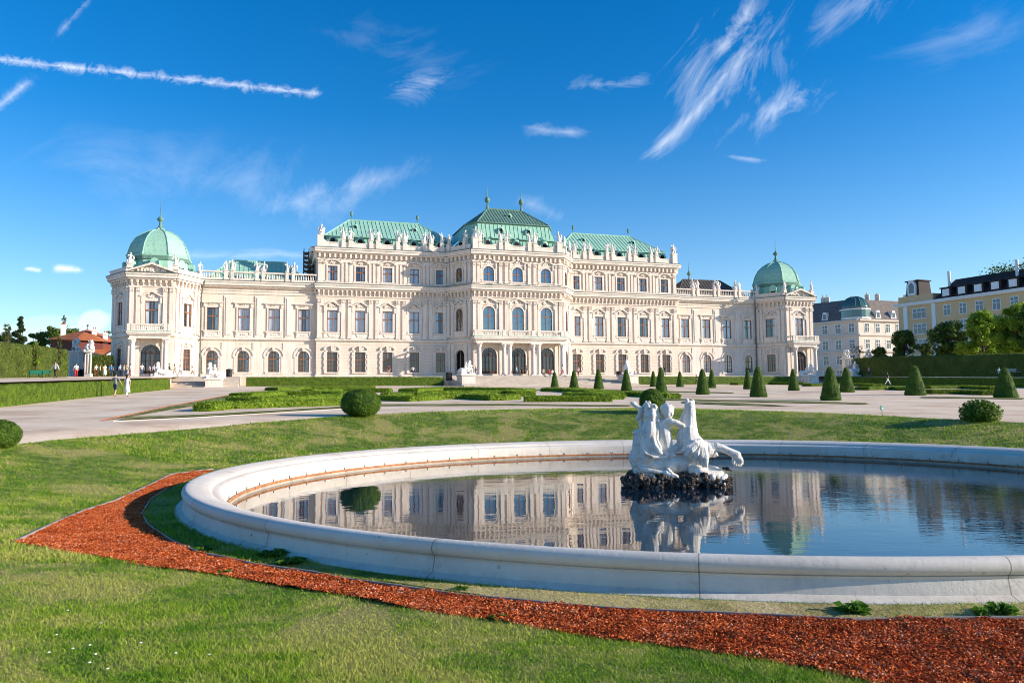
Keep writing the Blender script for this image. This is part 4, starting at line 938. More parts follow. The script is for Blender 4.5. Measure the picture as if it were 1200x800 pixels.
# horse: chest, neck thrown up, head and muzzle
T(st, [(590, 440, 0, 78), (560, 380, .0, 80), (530, 330, .0, 74), (530, 270, 0, 62), (538, 215, 0, 47), (541, 165, 0, 39), (541, 120, -.02, 36), (541, 90, -.03, 30)])
T(st, [(524, 110, -.05, 17), (519, 75, -.06, 15), (519, 55, -.06, 12), (512, 48, -.06, 7)]); T(st, [(560, 110, 0, 19), (561, 78, -.0, 17), (562, 62, 0, 13)]); T(st, [(540, 100, -.08, 20), (540, 78, -.07, 12)])
for k in range(7): a = 460+k*6; T(st, [(516+k*1.5, 262-k*17, .0, 15), (490+k*3, 232-k*15, .0, 8), (464+k*6, 200-k*12, .02, 3)], 7)
T(st, [(470, 380, -.06, 26), (430, 400, -.08, 20), (415, 410, -.08, 14)])
# wing-like saddle fin
for i, (a, b) in enumerate(((462, 412), (488, 438), (520, 452), (548, 470), (566, 486), (596, 500), (616, 520), (636, 522))): T(st, [(606, 348, -.20, 20), ((606*2+a)/3, (348*2+b)/3, -.27-.02*(i % 2), 30), ((606+a*2)/3, (348+b*2)/3, -.32-.03*(i % 2), 25), (a, b, -.34-.02*(i % 2), 8)], 9)
# haunch and the long forelegs with webbed hooves
T(st, [(625, 405, -.1, 58), (662, 412, -.12, 50), (695, 398, -.15, 34), (722, 386, -.18, 25), (752, 392, -.2, 21), (795, 412, -.22, 22), (832, 430, -.24, 24), (858, 446, -.25, 28)]); T(st, [(640, 380, -.05, 18), (670, 372, -.08, 12), (698, 376, -.1, 8)], 7)
for i, (a, b) in enumerate(((832, 494), (846, 508), (866, 516), (884, 518), (900, 506))): T(st, [(858, 450, -.25, 24), ((858+a)/2+4, (450+b)/2, -.25-.02*(i-2), 17), (a, b, -.25+.03*(i-2), 10)], 8)
T(st, [(640, 420, .1, 34), (690, 418, .15, 20), (730, 428, .18, 17)]);
for a, b in ((700, 455), (715, 462), (735, 462), (755, 455)): T(st, [(730, 430, .18, 17), (a, b, .18, 8)], 7)
# triton seen from behind
T(st, [(235, 470, -.05, 58), (228, 420, -.05, 60), (235, 350, -.05, 58), (250, 290, -.05, 55), (255, 245, -.05, 48), (262, 205, -.03, 34), (268, 160, -.02, 44), (275, 125, 0, 40)])
for k in range(9): a = 222+k*11; T(st, [(a*.5+135, 105+abs(k-4)*3, -.1+.012*abs(k-4), 12), (a, 160, -.16+.02*abs(k-4), 13), (a+4, 215-abs(k-4)*6, -.13+.02*abs(k-4), 8)], 7)
T(st, [(200, 290, -.1, 30), (190, 350, -.15, 22), (215, 410, -.22, 16), (250, 435, -.25, 12), (300, 440, -.25, 10)])
T(st, [(285, 290, -.1, 26), (262, 320, -.2, 18), (275, 370, -.26, 16), (300, 410, -.28, 18), (318, 432, -.28, 12)]); T(st, [(300, 260, -.1, 20), (290, 330, -.2, 12), (312, 395, -.26, 14), (300, 438, -.28, 10)])
T(st, [(215, 260, .1, 26), (196, 200, .15, 18), (205, 140, .18, 17), (225, 105, .15, 16), (240, 82, .1, 17), (252, 68, .08, 9)])     # raised arm and hand
for a, b in ((262, 72), (268, 88), (232, 66)): T(st, [(242, 92, .1, 13), (a, b, .08, 7)], 6)
T(st, [(160, 194, .1, 7), (182, 172, .1, 13), (198, 140, .1, 19), (190, 110, .1, 14), (170, 100, .1, 12), (146, 82, .12, 16), (132, 74, .12, 10)])     # conch
T(st, [(150, 292, .2, 9), (172, 284, .15, 18), (200, 286, .1, 20)])
for k in range(9):      # folds of the cloak hanging round the triton
    a = 178+k*18; T(st, [(a+8, 268+abs(k-4)*4, -.14, 7), (a, 340, -.22+.03*abs(k-4), 9), (a-10+k*3, 410, -.24+.02*abs(k-4), 11), (a-20+k*5, 462, -.16, 9)], 7)
T(st, [(165, 330, .0, 26), (160, 400, -.02, 30), (165, 470, -.02, 34)]); T(st, [(180, 380, -.22, 8), (210, 430, -.28, 9), (260, 455, -.3, 9), (330, 462, -.26, 9), (420, 445, -.2, 8)])
T(st, [(150, 520, .05, 16), (140, 470, .1, 12), (128, 430, .14, 7)]); T(st, [(185, 545, -.2, 12), (230, 552, -.3, 14), (300, 562, -.34, 12), (350, 560, -.34, 9)])
for k in range(14): th = k*.45; T(st, [(262+38*math.cos(th), 125+34*math.sin(th), -.08+.04*math.sin(k*2), 12)], 7)
# putto facing us
T(st, [(375, 440, -.02, 44), (372, 400, -.05, 42), (362, 340, -.05, 46), (352, 290, -.04, 46), (350, 240, -.02, 46), (362, 205, -.02, 30), (372, 180, -.03, 24)])
T(st, [(377, 150, -.05, 40), (380, 128, -.05, 41)])
for k in range(12): th = k*.53; T(st, [(378+36*math.cos(th), 128+32*math.sin(th)*.9-8, -.04+.05*math.sin(k), 14)], 7)
T(st, [(396, 160, -.28, 7), (398, 150, -.27, 6)]); T(st, [(340, 205, 0, 22), (318, 215, -.05, 16), (310, 200, -.1, 12)])
T(st, [(365, 215, -.12, 26), (400, 206, -.16, 21), (435, 214, -.18, 17), (462, 226, -.18, 15), (480, 235, -.18, 14)])
T(st, [(335, 430, -.1, 22), (380, 440, -.12, 26), (420, 430, -.1, 18)])
# pale lower rocks
for i in range(26): a = random.uniform(585, 800); T(st, [(a, random.uniform(585, 648)+max(0, a-720)*.12, random.uniform(-.5, -.25)*min(1, (850-a)/130), random.uniform(9, 20))], 7)
T(st, [(560, 555, -.2, 38), (620, 560, -.15, 42), (680, 562, -.1, 38), (725, 560, -.05, 26)]); T(st, [(600, 590, -.3, 40), (680, 600, -.25, 44), (740, 590, -.2, 34), (770, 600, -.15, 22)]); T(st, [(200, 575, -.1, 26), (260, 590, -.2, 20)])
T(st, [(365, 545, -.35, 12), (390, 580, -.4, 16), (420, 590, -.42, 12), (440, 630, -.45, 11), (442, 670, -.45, 10)]); T(st, [(350, 570, -.38, 16), (395, 590, -.42, 12)])
fm_ = fuse(st, 'figure_group', M['statue'], .0085, .0055, .085)
BASE = S(440, 690)
fount = thing('pool_sculpture', 'white stone group of a sea horse, a triton and a putto rising from the pool', 'sculpture', (BASE[0], BASE[1], WATER))
def rehome(me, b): 
    n_ = len(me.vertices); co = np.empty(n_*3, np.float32); me.vertices.foreach_get('co', co); co = co.reshape(-1, 3)-np.array(b, np.float32); me.vertices.foreach_set('co', co.ravel()); me.update()
b0 = (BASE[0], BASE[1], WATER); rehome(fm_, b0); 
m = mat('weathered white stone', (.70, .66, .60), .75, spec=.25); M['group'] = m
c = ramp_(m, noise_(m, 4, 6, rough=.7), [(.35, (.68, .63, .56)), (.6, (.80, .77, .72))]); c = mix_(m, ramp_(m, noise_(m, 7, 6, mapping=(1, 1, .5), rough=.8), [(.50, (0, 0, 0)), (.68, (.8, .8, .8))]), c, (.36, .30, .23)); base_(m, c); bump_(m, noise_(m, 30, 5), .5, .01)
fm_.materials.clear(); fm_.materials.append(m); link('figure_group', fm_, fount)
rk = MB()
rr = random.Random(3)
for i in range(150):
    a = 60+rr.random()*760; b_ = 590+rr.random()*90; edge_ = min(1, (a-40)/90, (845-a)/90); dy = rr.uniform(-.55, .55)*max(.3, edge_)
    if b_ < 590+30*(1-edge_)+max(0, (a-560)*.10): continue
    rk.ell(S(a, b_, dy), rr.uniform(18, 40)*MS*(.6+.4*edge_), 8, 6, jit=.2)
rk.ell(S(440, 690, 0), (1.0, .55, .22), 18, 8); rk.ell(S(150, 650, 0), (.3, .3, .15), 12, 8); rk.ell(S(790, 655, 0), (.2, .25, .14), 12, 8)
rk.ell(S(150, 570, .15), .05, 8, 6)
for i in range(260):
    a = 50+rr.random()*780; e_ = min(1, (a-40)/90, (845-a)/90); rk.ell(S(a, 595+rr.random()*85*max(.4, e_)+max(0, (a-560)*.06), -.62*max(.35, e_)+rr.uniform(-.05, .25)), rr.uniform(7, 17)*MS, 6, 4, jit=.35)
rm = fuse(rk, 'tufa_rock', M['statue'], .014, .012, .05, False); rehome(rm, b0)
m = mat('wet dark tufa', (.05, .04, .035), .7, spec=.4); c = ramp_(m, noise_(m, 13, 6, rough=.8), [(.40, (.012, .010, .009)), (.50, (.07, .05, .038)), (.58, (.30, .22, .16)), (.66, (.66, .58, .50))]); base_(m, c); bump_(m, noise_(m, 24, 5), 1., .04)
rm.materials.clear(); rm.materials.append(m); link('tufa_rock', rm, fount)
# a dark bird on the right end of the rock
bd_ = MB(); p0 = S(800, 550, -.1)
M['bird'] = mat('dark plumage', (.02, .02, .022), .6)
bd_.tube([(-.10, 0, .075), (-.05, 0, .08), (0, 0, .08), (.05, 0, .07), (.09, 0, .05), (.15, 0, .02)], [.018, .03, .045, .045, .03, .012], 10); bd_.ell((-.085, 0, .10), (.028, .026, .028), 8, 6); bd_.tube([(-.11, 0, .10), (-.135, 0, .095)], [.008, .003], 5)
for k in (-1, 1): bd_.tube([(.0, k*.015, .05), (.0, k*.015, 0)], .005, 5)
bo = link('bird', fuse(bd_, 'bird', M['bird'], .008), loc=(p0[0], p0[1], p0[2]-.06), rz=.3); tag(bo, 'dark bird perched on the right end of the pool rock', 'bird')
# ================================================================== HEDGES AND TOPIARY
def hedge(name, pts, hgt, wid, n, size, lm, label, group, z0=None, zf=None, cat='hedge'):
    """clipped hedge following the ground along pts (world x,y)"""
    mb = MB(); P = [np.array(p, float) for p in pts]; Q = []
    for a, b in zip(P, P[1:]):
        k = max(1, int(np.linalg.norm(b-a)/max(1.2, wid))); Q += [a+(b-a)*i/k for i in range(k)]
    Q.append(P[-1]); V = []
    for i, q in enumerate(Q):
        t = Q[min(i+1, len(Q)-1)]-Q[max(i-1, 0)]; t /= np.linalg.norm(t); nn = np.array([-t[1], t[0]])*wid/2
        z = float(terr(*q)) if zf is None else zf(*q); h = hgt*(1+random.uniform(-.02, .02))
        for a, b in ((-1, -.05), (-1.0, h*.93), (-.86, h), (.86, h), (1.0, h*.93), (1, -.05)):
            p = q+nn*a; V.append((p[0], p[1], z+b))
    k = 6; F = [(i*k+j, i*k+j+1, (i+1)*k+j+1, (i+1)*k+j) for i in range(len(Q)-1) for j in range(k-1)]+[tuple(range(k)), tuple(range((len(Q)-1)*k, len(Q)*k))]
    b = V[0]; loc = (float(P[0][0]), float(P[0][1]), b[2]); V = [(x-loc[0], y-loc[1], z-loc[2]) for x, y, z in V]
    mb.add(V, F); core = mb.mesh('core', M['twig']); me = foliage_mesh(name, core, n, size, lm, .55, .7); bpy.data.meshes.remove(core)
    o = link(name, me, loc=loc); tag(o, label, cat, group); return o
def swl(a, b, k=2): return [to_xy(a[0]+(b[0]-a[0])*i/(k-1), a[1]+(b[1]-a[1])*i/(k-1)) for i in range(k)]
LG = 'low clipped hedges below the palace terrace'
tz = lambda x, y: 1.98
hedge('low_hedge', swl((-41.7, 13), (-14.4, 13)), 1.28, 1.2, 9000, .07, M['box'], 'low clipped hedge running below the left half of the palace front', LG, zf=tz)
hedge('low_hedge', swl((17.0, 13), (48.5, 13)), 1.28, 1.2, 9000, .07, M['box'], 'low clipped hedge running below the right half of the palace front', LG, zf=tz)
hedge('promenade_hedge', [G(-60, 482)[:2], G(0, 476)[:2], tuple(G(95, 466)[:2]), tuple(G(194, 456)[:2])], 1.12, .9, 12000, .06, M['box'], 'sunlit low hedge edging the raised promenade on the left', 'low promenade hedges')
rh = [to_xy(51.2, w) for w in (16, 30, 46, 62)]
hedge('promenade_hedge', rh, 1.2, 1.0, 7000, .08, M['box'], 'dark low hedge edging the raised promenade on the right', 'low promenade hedges', zf=lambda x, y: float(2.0-.0345*(to_sw(x, y)[1]-14)))
prom = lambda x, y: min(3.45, float(2.0-.0345*(to_sw(x, y)[1]-14))+1.3)
hedge('tall_hedge', [to_xy(-65.5, w) for w in (9, 20, 32, 44, 66)], 3.6, 2.5, 26000, .13, M['horn'], 'tall clipped hedge wall behind the left promenade', 'tall hedges walling the garden', zf=prom)
hedge('tall_hedge', [to_xy(64.5, w) for w in (9, 24, 40, 62)], 3.3, 2.5, 20000, .14, M['horn'], 'tall shaded hedge wall along the right side of the garden', 'tall hedges walling the garden', zf=prom)
hedge('tall_hedge', [onw(106, 441, 4.5)[:2], onw(131, 441, 4.5)[:2]], 3.0, 2, 4000, .13, M['horn'], 'lower piece of hedge between the gate pier and the left pavilion', 'tall hedges walling the garden', zf=lambda x, y: 3.5)
# cones
def cone_core(r, h, flat=.16, seg=14):
    mb = MB(); mb.lathe([(r*.93, 0), (r, h*.06), (r*.82, h*.3), (r*.60, h*.6), (r*(flat+.16), h*.9), (r*flat, h*.985), (r*flat*.4, h)], seg=seg); mb.v = [(x*(1+random.uniform(-.05, .05)), y*(1+random.uniform(-.05, .05)), z+random.uniform(-.02, .02)) for x, y, z in mb.v]; return mb.mesh('core', M['twig'])
CN = []
for i in range(3):
    c_ = cone_core(.58, 2.0); CN.append(foliage_mesh('yew_cone', c_, 6500, .034, M['yew'], .55, .9))
# (base x, base y, top y, half width, description)
cones = [(650, 453.6, 435, 4.7, 'farthest small yew cone just right of the portico steps'), (672.8, 454.8, 433.5, 5.6, 'yew cone second from the portico in the row along the central path'),
 (701.6, 455.7, 432, 6, 'yew cone third from the portico in the row along the central path'), (734.3, 457.8, 432.6, 6.4, 'yew cone in front of the sphinx on the right side of the steps'),
 (775, 459.6, 430, 7, 'yew cone right of the people in blue and red below the right block'), (823.7, 462, 432, 8, 'taller yew cone partly in front of a smaller one below the right wing'),
 (889, 465, 429, 10, 'large bright yew cone below the right wing beside a smaller cone'), (974, 469, 429.4, 11.5, 'largest yew cone at the right end of the palace, sunlit on its right'),
 (765.8, 453, 434.4, 4.3, 'small yew cone of the far row just left of a taller one'), (797, 453.3, 435, 4.5, 'small lone yew cone of the far row below the right block'),
 (834.5, 454.5, 432.6, 5, 'small yew cone tucked behind the taller cone below the right wing'), (876.6, 456, 433, 5.4, 'small yew cone left of the large bright cone below the right wing'),
 (930.3, 457.6, 432, 6.5, 'small dark yew cone in front of the right pavilion'), (992.7, 459.4, 430, 8.5, 'dark yew cone just right of the largest cone'),
 (1073, 463, 428, 11, 'flat-topped yew cone alone in front of the shaded tall hedge'), (1179, 466, 430.6, 12.5, 'rightmost yew cone near the edge of the garden view')]
cone0 = None
for i, (x, yb, yt, hw, lab) in enumerate(cones):
    Q = G(x, yb); k = pxm(Q); h = (yb-yt)*k; r = hw*k
    o = link('yew_cone', CN[i % 3], loc=(Q[0], Q[1], float(terr(Q[0], Q[1]))-.02), rz=random.uniform(0, 6)); o.scale = (r/.58, r/.58, h/2.0)
    if x in (1073,): o.scale = (r/.58*1.05, r/.58*1.05, h/2.0)
    tag(o, lab, 'topiary', 'clipped yew cones in the parterre')
def ball(x, yb, r_px, h_px, lab, lm, n=6500, size=.035, spiky=0., grp='rounded box bushes at the lawn edge'):
    Q = G(x, yb); k = pxm(Q); r, h = r_px*k, h_px*k; mb = MB(); mb.ell((0, 0, h*.5), (r, r, h*.53), 22, 14, jit=.03); core = mb.mesh('core', M['twig'])
    me = foliage_mesh('round_bush', core, n, size, lm, .6, 1.2+spiky); o = link('round_bush', me, loc=(Q[0], Q[1], float(terr(Q[0], Q[1])))); tag(o, lab, 'bush', grp)
ball(423, 488, 22.5, 31, 'round clipped box bush at the edge of the lawn left of the steps', M['yew'], 9000, .04)
ball(764.5, 484, 14, 27, 'round box bush behind the pool sculpture', M['yew'], 6000, .04)
ball(1149, 493.5, 17, 19, 'wide feathery bush at the lawn edge on the right', M['yew'], 5000, .06, 2.2)
ball(-2, 525, 22, 31, 'round box bush cut by the left edge of the view', M['yew'], 9000, .03)
# parterre of low box scrolls: ribbons laid out between the paths
def ribbon(pxs, wid, hgt, lab, lm='boxlite', n=None, size=.085):
    pts = gp(*fine(pxs, 5)); Ln = sum(math.dist(a, b) for a, b in zip(pts, pts[1:])); n = n or int(Ln*(wid+2*hgt)*420*(1 if Ln < 25 else .7))
    hedge('box_scroll', pts, hgt, wid, min(n, 9000), size, M[lm], lab, 'low box scrolls of the parterre', cat='box hedge')
ribbon([(236, 482), (262, 479), (404, 474.6)], .75, .3, 'front ribbon of low box hedge running from the left to the round bush')
ribbon([(234, 481), (250, 480.5), (262, 479)], .9, .34, 'short rounded tip of box hedge at the left end of the front ribbon')
ribbon([(276, 471), (305, 471.5), (350, 470), (404, 467)], 1.6, .3, 'thick middle band of low box scrolls on the left')
ribbon([(282, 466), (330, 463), (390, 463), (412, 465)], 1.8, .3, 'rear band of low box scrolls on the left')
ribbon([(318, 457.5), (360, 456.5), (438, 456)], 2.0, .3, 'far band of low box hedge nearest the left terrace hedge')
ribbon([(360, 460.5), (400, 459.5), (458, 459.5)], 1.7, .3, 'short box scroll behind the round bush')
ribbon([(446, 469), (480, 470), (510, 468.5), (495, 465), (450, 466)], 1.1, .3, 'looped box scroll right of the round bush')
ribbon([(478, 459.5), (515, 457.5), (560, 458), (620, 459.5)], 2.0, .32, 'long box scroll in front of the central steps, far row')
ribbon([(500, 463.5), (545, 463), (600, 462), (616, 464.5)], 1.5, .32, 'box scroll in front of the central steps, middle row')
ribbon([(515, 467.5), (548, 467), (580, 469), (602, 468)], 1.2, .32, 'box scroll in front of the central steps, near row')
ribbon([(640, 458.5), (668, 459), (700, 462), (718, 466)], 1.9, .32, 'box scroll bending towards the path right of the steps')
ribbon([(615, 470.5), (660, 470.5), (716, 470.5)], 1.0, .32, 'straight front ribbon of box hedge right of the middle')
ribbon([(665, 465.5), (700, 466.5), (722, 468)], 1.2, .32, 'short box scroll inside the right-hand parterre')
ribbon([(720, 463.5), (750, 464.5), (790, 467)], 1.1, .3, 'box ribbon reaching towards the bush behind the sculpture')
for pxs, lab in (([(945, 452.5), (1000, 452), (1030, 453)], 'dark box scroll below the right pavilion steps'), ([(1010, 457), (1050, 456), (1062, 457.5)], 'box scroll left of the flat-topped cone'), ([(1084, 455.5), (1130, 455), (1170, 457)], 'box scroll right of the flat-topped cone'),
    ([(1086, 461.5), (1130, 461.5), (1163, 463)], 'front box ribbon between the two right-hand cones'), ([(860, 451), (900, 450.5), (945, 451)], 'low box ribbon behind the cones below the right wing')):
    ribbon(pxs, 1.6, .32, lab, 'box')
# grass verges between the gravel paths
vg = [([(120, 494), (200, 476.5), (286, 460), (335, 457), (250, 471.5), (190, 482)], 'verge left of the box scrolls'), ([(150, 489), (230, 486.5), (405, 476.5), (405, 478), (230, 488.5), (140, 492.5)], 'narrow verge in front of the box scrolls'),
 ([(440, 474), (600, 473.6), (740, 475.2), (740, 476.4), (600, 475.2), (440, 475.8)], 'narrow verge between gravel path and parterre'), ([(752, 466.5), (860, 469), (960, 470.5), (1015, 472.5), (1020, 474), (900, 471.5), (750, 468.4)], 'verge below the yew cones on the right'),
 ([(800, 470.8), (870, 472.6), (935, 476.5), (860, 475), (800, 472.4)], 'small verge behind the sculpture'), ([(560, 456.2), (700, 456.4), (860, 460), (860, 461), (700, 457.6), (560, 457.2)], 'verge under the far row of cones'), ([(1080, 465), (1200, 466.6), (1200, 468), (1080, 466.3)], 'verge under the rightmost cone')]
for px, lab in vg: tag(link('grass_verge', sheet('grass_verge', gp(*px), 1.0, .035, M['lawn'])), lab, kind='structure')
M['redline'] = mat('red brick edging', (.40, .13, .06), .9, (.28, .09, .05), 4.)
strip('brick_edging', gp(*fine([(118, 493), (200, 475.6), (286, 459.4)], 5)), .035, .03, M['redline'], 'thin red line of brick edging along the left verge', cat='edging')
M['kerb'] = mat('pale kerb stone', (.62, .58, .52), .85, (.5, .46, .41), 3.)
strip('kerb_line', gp(*fine([(132, 493.8), (230, 489.2), (405, 479)], 5)), .035, .02, M['kerb'], 'pale stone edging in front of the left parterre', cat='edging')
# raised side promenades behind the low hedges
M['hline'] = None
hl = [G(-60, 482)[:2], G(0, 476)[:2], G(95, 466)[:2], G(194, 456)[:2]]
def slab(name, edge_pts, far_pts, label):
    P = [tuple(p) for p in edge_pts]+[tuple(p) for p in far_pts]; A = sheet(name, P, 2.0, 0, M['path'], smooth=False)
    n_ = len(A.vertices); co = np.empty(n_*3, np.float32); A.vertices.foreach_get('co', co); co = co.reshape(-1, 3)
    s_, w_s = to_sw(co[:, 0], co[:, 1]); co[:, 2] = np.minimum(2.0-.0345*(w_s-14)+1.28, 3.46); A.vertices.foreach_set('co', co.ravel()); A.update(); tag(link(name, A), label, kind='structure')
slab('left_promenade', [np.array(hl[0])+np.array([-6.2, -15.]), *hl, np.array(to_xy(-50.5, 9.2))], [to_xy(-140, 9.2), to_xy(-140, 110)], 'raised gravel promenade behind the left low hedge')
slab('right_promenade', [to_xy(51.3, 9.2), to_xy(51.3, 66)], [to_xy(140, 66), to_xy(140, 9.2)], 'raised gravel promenade behind the right low hedge')
# ================================================================== TREES
def tree(px, yb, ytop, Y, hw_px, lm, lab, n=2600, size=.38, shape='round', seed=1, name='tree', zb=3.4, grp='trees beyond the tall hedges', trunk=.28, air=.55):
    r = random.Random(seed); d = ray(px, yb); Q = d*(Y/d[1]); d2 = ray(px, ytop); zt = (d2*(Y/d2[1]))[2]; k = Y/FPX; R = hw_px*k; H = zt-zb
    t = thing(name, lab, 'tree', (Q[0], Q[1], zb), r.uniform(0, 6), grp); mb = MB(); mb.smooth = True
    mb.tube([(0, 0, -.2), (.05, 0, H*.25), (0, .1, H*.55), (0, 0, H*.92)], [trunk, trunk*.8, trunk*.5, .04], 8)
    cl = []
    for i in range(64 if shape != 'cone' else 34):
        if shape == 'cone': f_ = (i+.5)/34; z = H*(.12+.86*f_); rr = R*(1-f_)**.8*r.uniform(.35, .95)
        else: f_ = r.random(); z = H*(.30+.62*f_); rr = R*math.sqrt(max(.05, 1-((f_-.42)/.62)**2))*r.uniform(.25, .85)
        th = r.uniform(0, 2*PI); c = (rr*math.cos(th), rr*math.sin(th), z); cl.append((c, R*(r.uniform(.13, .31) if shape != 'cone' else .26*(1.25-f_))*r.uniform(.7, 1.25)))
        mb.tube([(0, 0, z*.72), (c[0]*.5, c[1]*.5, z*.85), c], [trunk*.35, trunk*.2, .03], 5)
    mb.build('trunk', M['bark'], t)
    P = []; Nn = []
    per = int(n*1.9)//len(cl)
    for c, cr in cl:
        g = RNG.normal(0, 1, (per, 3)); g /= np.linalg.norm(g, axis=1)[:, None]; rad = cr*RNG.random((per, 1))**(1-air)*np.array([1, 1, .8 if shape != 'cone' else .55]); P.append(np.array(c)+g*rad); Nn.append(g+np.array([0, 0, .4]))
    P = np.concatenate(P); Nn = np.concatenate(Nn); V, F = leaves(P, Nn, size*.5, spread=.6, out=.5); F = np.concatenate([F[:, [0, 1, 2]], F[:, [0, 2, 3]]])
    link('crown', np_mesh('crown', V, F, lm, attr=np.repeat(RNG.random(len(P)), 4)), t); return t
A_, B_, C_ = M['leafA'], M['leafB'], M['leafC']
tree(1060, 425, 384, 152, 18, A_, 'dark rounded tree in front of the gap between the two town buildings', 3600, .55, seed=2, zb=3)
tree(1031, 425, 404, 150, 11, A_, 'low dark tree at the left end of the tall right hedge', 2200, .5, seed=3, zb=3)
tree(1111, 425, 372, 140, 24, A_, 'dark peaked tree in front of the yellow building', 5200, .5, seed=4, zb=3)
tree(1085, 425, 400, 138, 9, A_, 'small dark tree beside the peaked tree', 2000, .42, seed=5, zb=3)
tree(1153, 425, 364, 130, 30, B_, 'bright green broad tree in front of the yellow building', 12000, .5, seed=6, zb=3)
tree(1194, 425, 353, 122, 30, B_, 'sunlit tree at the right edge rising above the tall hedge', 12000, .48, seed=7, zb=3)
tree(1216, 425, 350, 118, 24, A_, 'big dark tree partly cut by the right edge', 5000, .48, seed=8, zb=3)
tree(23, 420, 370, 104, 17, C_, 'dark conifer with drooping branches behind the left hedge', 3600, .42, 'cone', seed=9, zb=3)
tree(8, 420, 374, 100, 7, A_, 'thin sparse tree at the far left behind the hedge', 500, .3, seed=10, zb=3, air=.3, trunk=.1)
tree(2, 420, 386, 110, 17, A_, 'dark tree cut by the left edge of the view', 2600, .4, seed=11, zb=3)
tree(44, 420, 386, 125, 16, A_, 'low olive tree between the conifer and the red-roofed house', 4200, .45, seed=12, zb=3)
tree(62, 420, 379, 175, 20, A_, 'broad dark tree rising behind the chimney of the red-roofed house', 6500, .6, seed=13, zb=3)
tree(82, 420, 381, 185, 17, A_, 'dark tree behind the ridge of the red-roofed house', 5000, .6, seed=14, zb=3)
tree(105, 420, 384, 180, 9, A_, 'small dark tree between the chimneys of the red-roofed house', 1800, .5, seed=15, zb=3)
tree(124, 420, 384, 170, 9, A_, 'dark tree just left of the left pavilion', 2400, .5, seed=16, zb=3)
tree(74, 420, 361, 190, 5, A_, 'thin bare-topped tree standing highest behind the red-roofed house', 420, .4, seed=17, zb=3, air=.3, trunk=.12)
tree(42, 420, 397, 86, 6, M['leafB'], 'slim young tree in front of the left hedge', 500, .22, seed=18, zb=3, air=.3, trunk=.07, grp='young trees by the left hedge')
tree(69, 420, 391, 96, 4, A_, 'slim young tree with a pale crown left of the gate trophy', 300, .25, seed=19, zb=3, air=.3, trunk=.07, grp='young trees by the left hedge')
# ================================================================== BUILDINGS BEYOND
M['bwhite'] = mat('pale town house render', (.64, .58, .49), .9, (.55, .49, .42), .4, .2, 4); M['bwall2'] = mat('ochre town house render', (.72, .49, .26), .9, (.64, .43, .22), .3, .2, 4)
M['white'] = mat('white paint', (.78, .78, .76), .6); M['slate'] = mat('grey roof tiles', (.20, .17, .155), .85, (.13, .11, .10), 1.5, .5, 6); M['blackroof'] = mat('dark slate roof', (.045, .035, .035), .8, (.03, .025, .025), 1.5, .4, 6)
M['tile'] = mat('orange clay tiles', (.52, .17, .06), .85, (.36, .10, .04), 1.2, .6, 5); M['maroon'] = mat('dark red wall', (.16, .05, .04), .9); M['glass2'] = mat('town window glass', (.06, .08, .10), .08, spec=.8); M['glassroof'] = mat('green tinted glazing', (.05, .13, .13), .1, spec=.9)
def facadeb(root, o, d, L_, zb, rows, n, w, h, mtf='white', u0=0., skip=()):
    """windows of one facade: o origin (x,y), d unit direction, outward normal to the right of d"""
    nx_, ny_ = d[1], -d[0]; rz = math.atan2(d[1], d[0])
    f = MB(); f.box(-w/2-.14, w/2+.14, -.08, .04, -.14, h+.14); f.mi = 1; f.box(-w/2, w/2, -.09, -.082, 0, h); f.mi = 0
    f.box(-.05, .05, -.13, -.095, 0, h); f.box(-w/2, w/2, -.13, -.095, h*.6, h*.6+.09)
    fe = f.mesh('window', [M[mtf], M['glass2']])
    for r, z in enumerate(rows):
        for i in range(n):
            if (r, i) in skip: continue
            u = u0+(i+.5)*(L_-u0)/n; x = o[0]+d[0]*u+nx_*.0; y = o[1]+d[1]*u+ny_*.0
            link('window', fe, root, (x, y, z), rz)
# white corner house
Yc = 250; dd = ray(1006.7, 400); Cx = dd[0]/dd[1]*Yc
b1 = thing('corner_house', 'pale five-storey corner house with a glass dome and grey tiled roof', 'building', (Cx, Yc, 3.5))
dl = np.array([-.81, 1.])/1.287; dr_ = np.array([2.7, 1.])/2.88; Ht = 20.0; zt = Ht-3.5; b1.scale = (1.316, 1.316, 1.316)
A0 = np.array([0., 0]); A1 = dl*46; B1_ = dr_*46
mb = MB(); q = [A0, B1_, B1_+dl*30, A1+dr_*30, A1]
mb.add([(*p, -1) for p in q]+[(*p, zt) for p in q], [(i, (i+1) % 5, (i+1) % 5+5, i+5) for i in range(5)]+[(5, 6, 7, 8, 9)]); mb.build('wall', M['bwhite'], b1)
def sideband(root, o, d, L_, z0, z1, n0, mt, name='string_course'):
    nrm = np.array([d[1], -d[0]]); mb = MB(); a = o-nrm*0; b = o+d*L_; V = [(*a, z0), (*b, z0), (*(b+nrm*n0), z0), (*(a+nrm*n0), z0), (*a, z1), (*b, z1), (*(b+nrm*n0), z1), (*(a+nrm*n0), z1)]
    mb.add(V, [(0, 1, 2, 3), (4, 7, 6, 5), (0, 4, 5, 1), (1, 5, 6, 2), (2, 6, 7, 3), (3, 7, 4, 0)]); mb.build(name, mt, root)
for z, n0 in ((zt-.5, .7), (zt-4.2, .35), (zt-8.3, .5), (zt-12.2, .3)):
    sideband(b1, A0, dr_, 46, z, z+.4, n0, M['bwhite']); sideband(b1, A1, -dl, 46, z, z+.4, n0, M['bwhite'])
rows1 = [zt-3.3, zt-7.4, zt-11.3, zt-15.0]
facadeb(b1, A0, dr_, 46, 0, rows1, 13, 1.35, 2.2, u0=1.0); facadeb(b1, A1, -dl, 46, 0, rows1, 13, 1.35, 2.2)
mb = MB(); c4 = B1_*.0; 
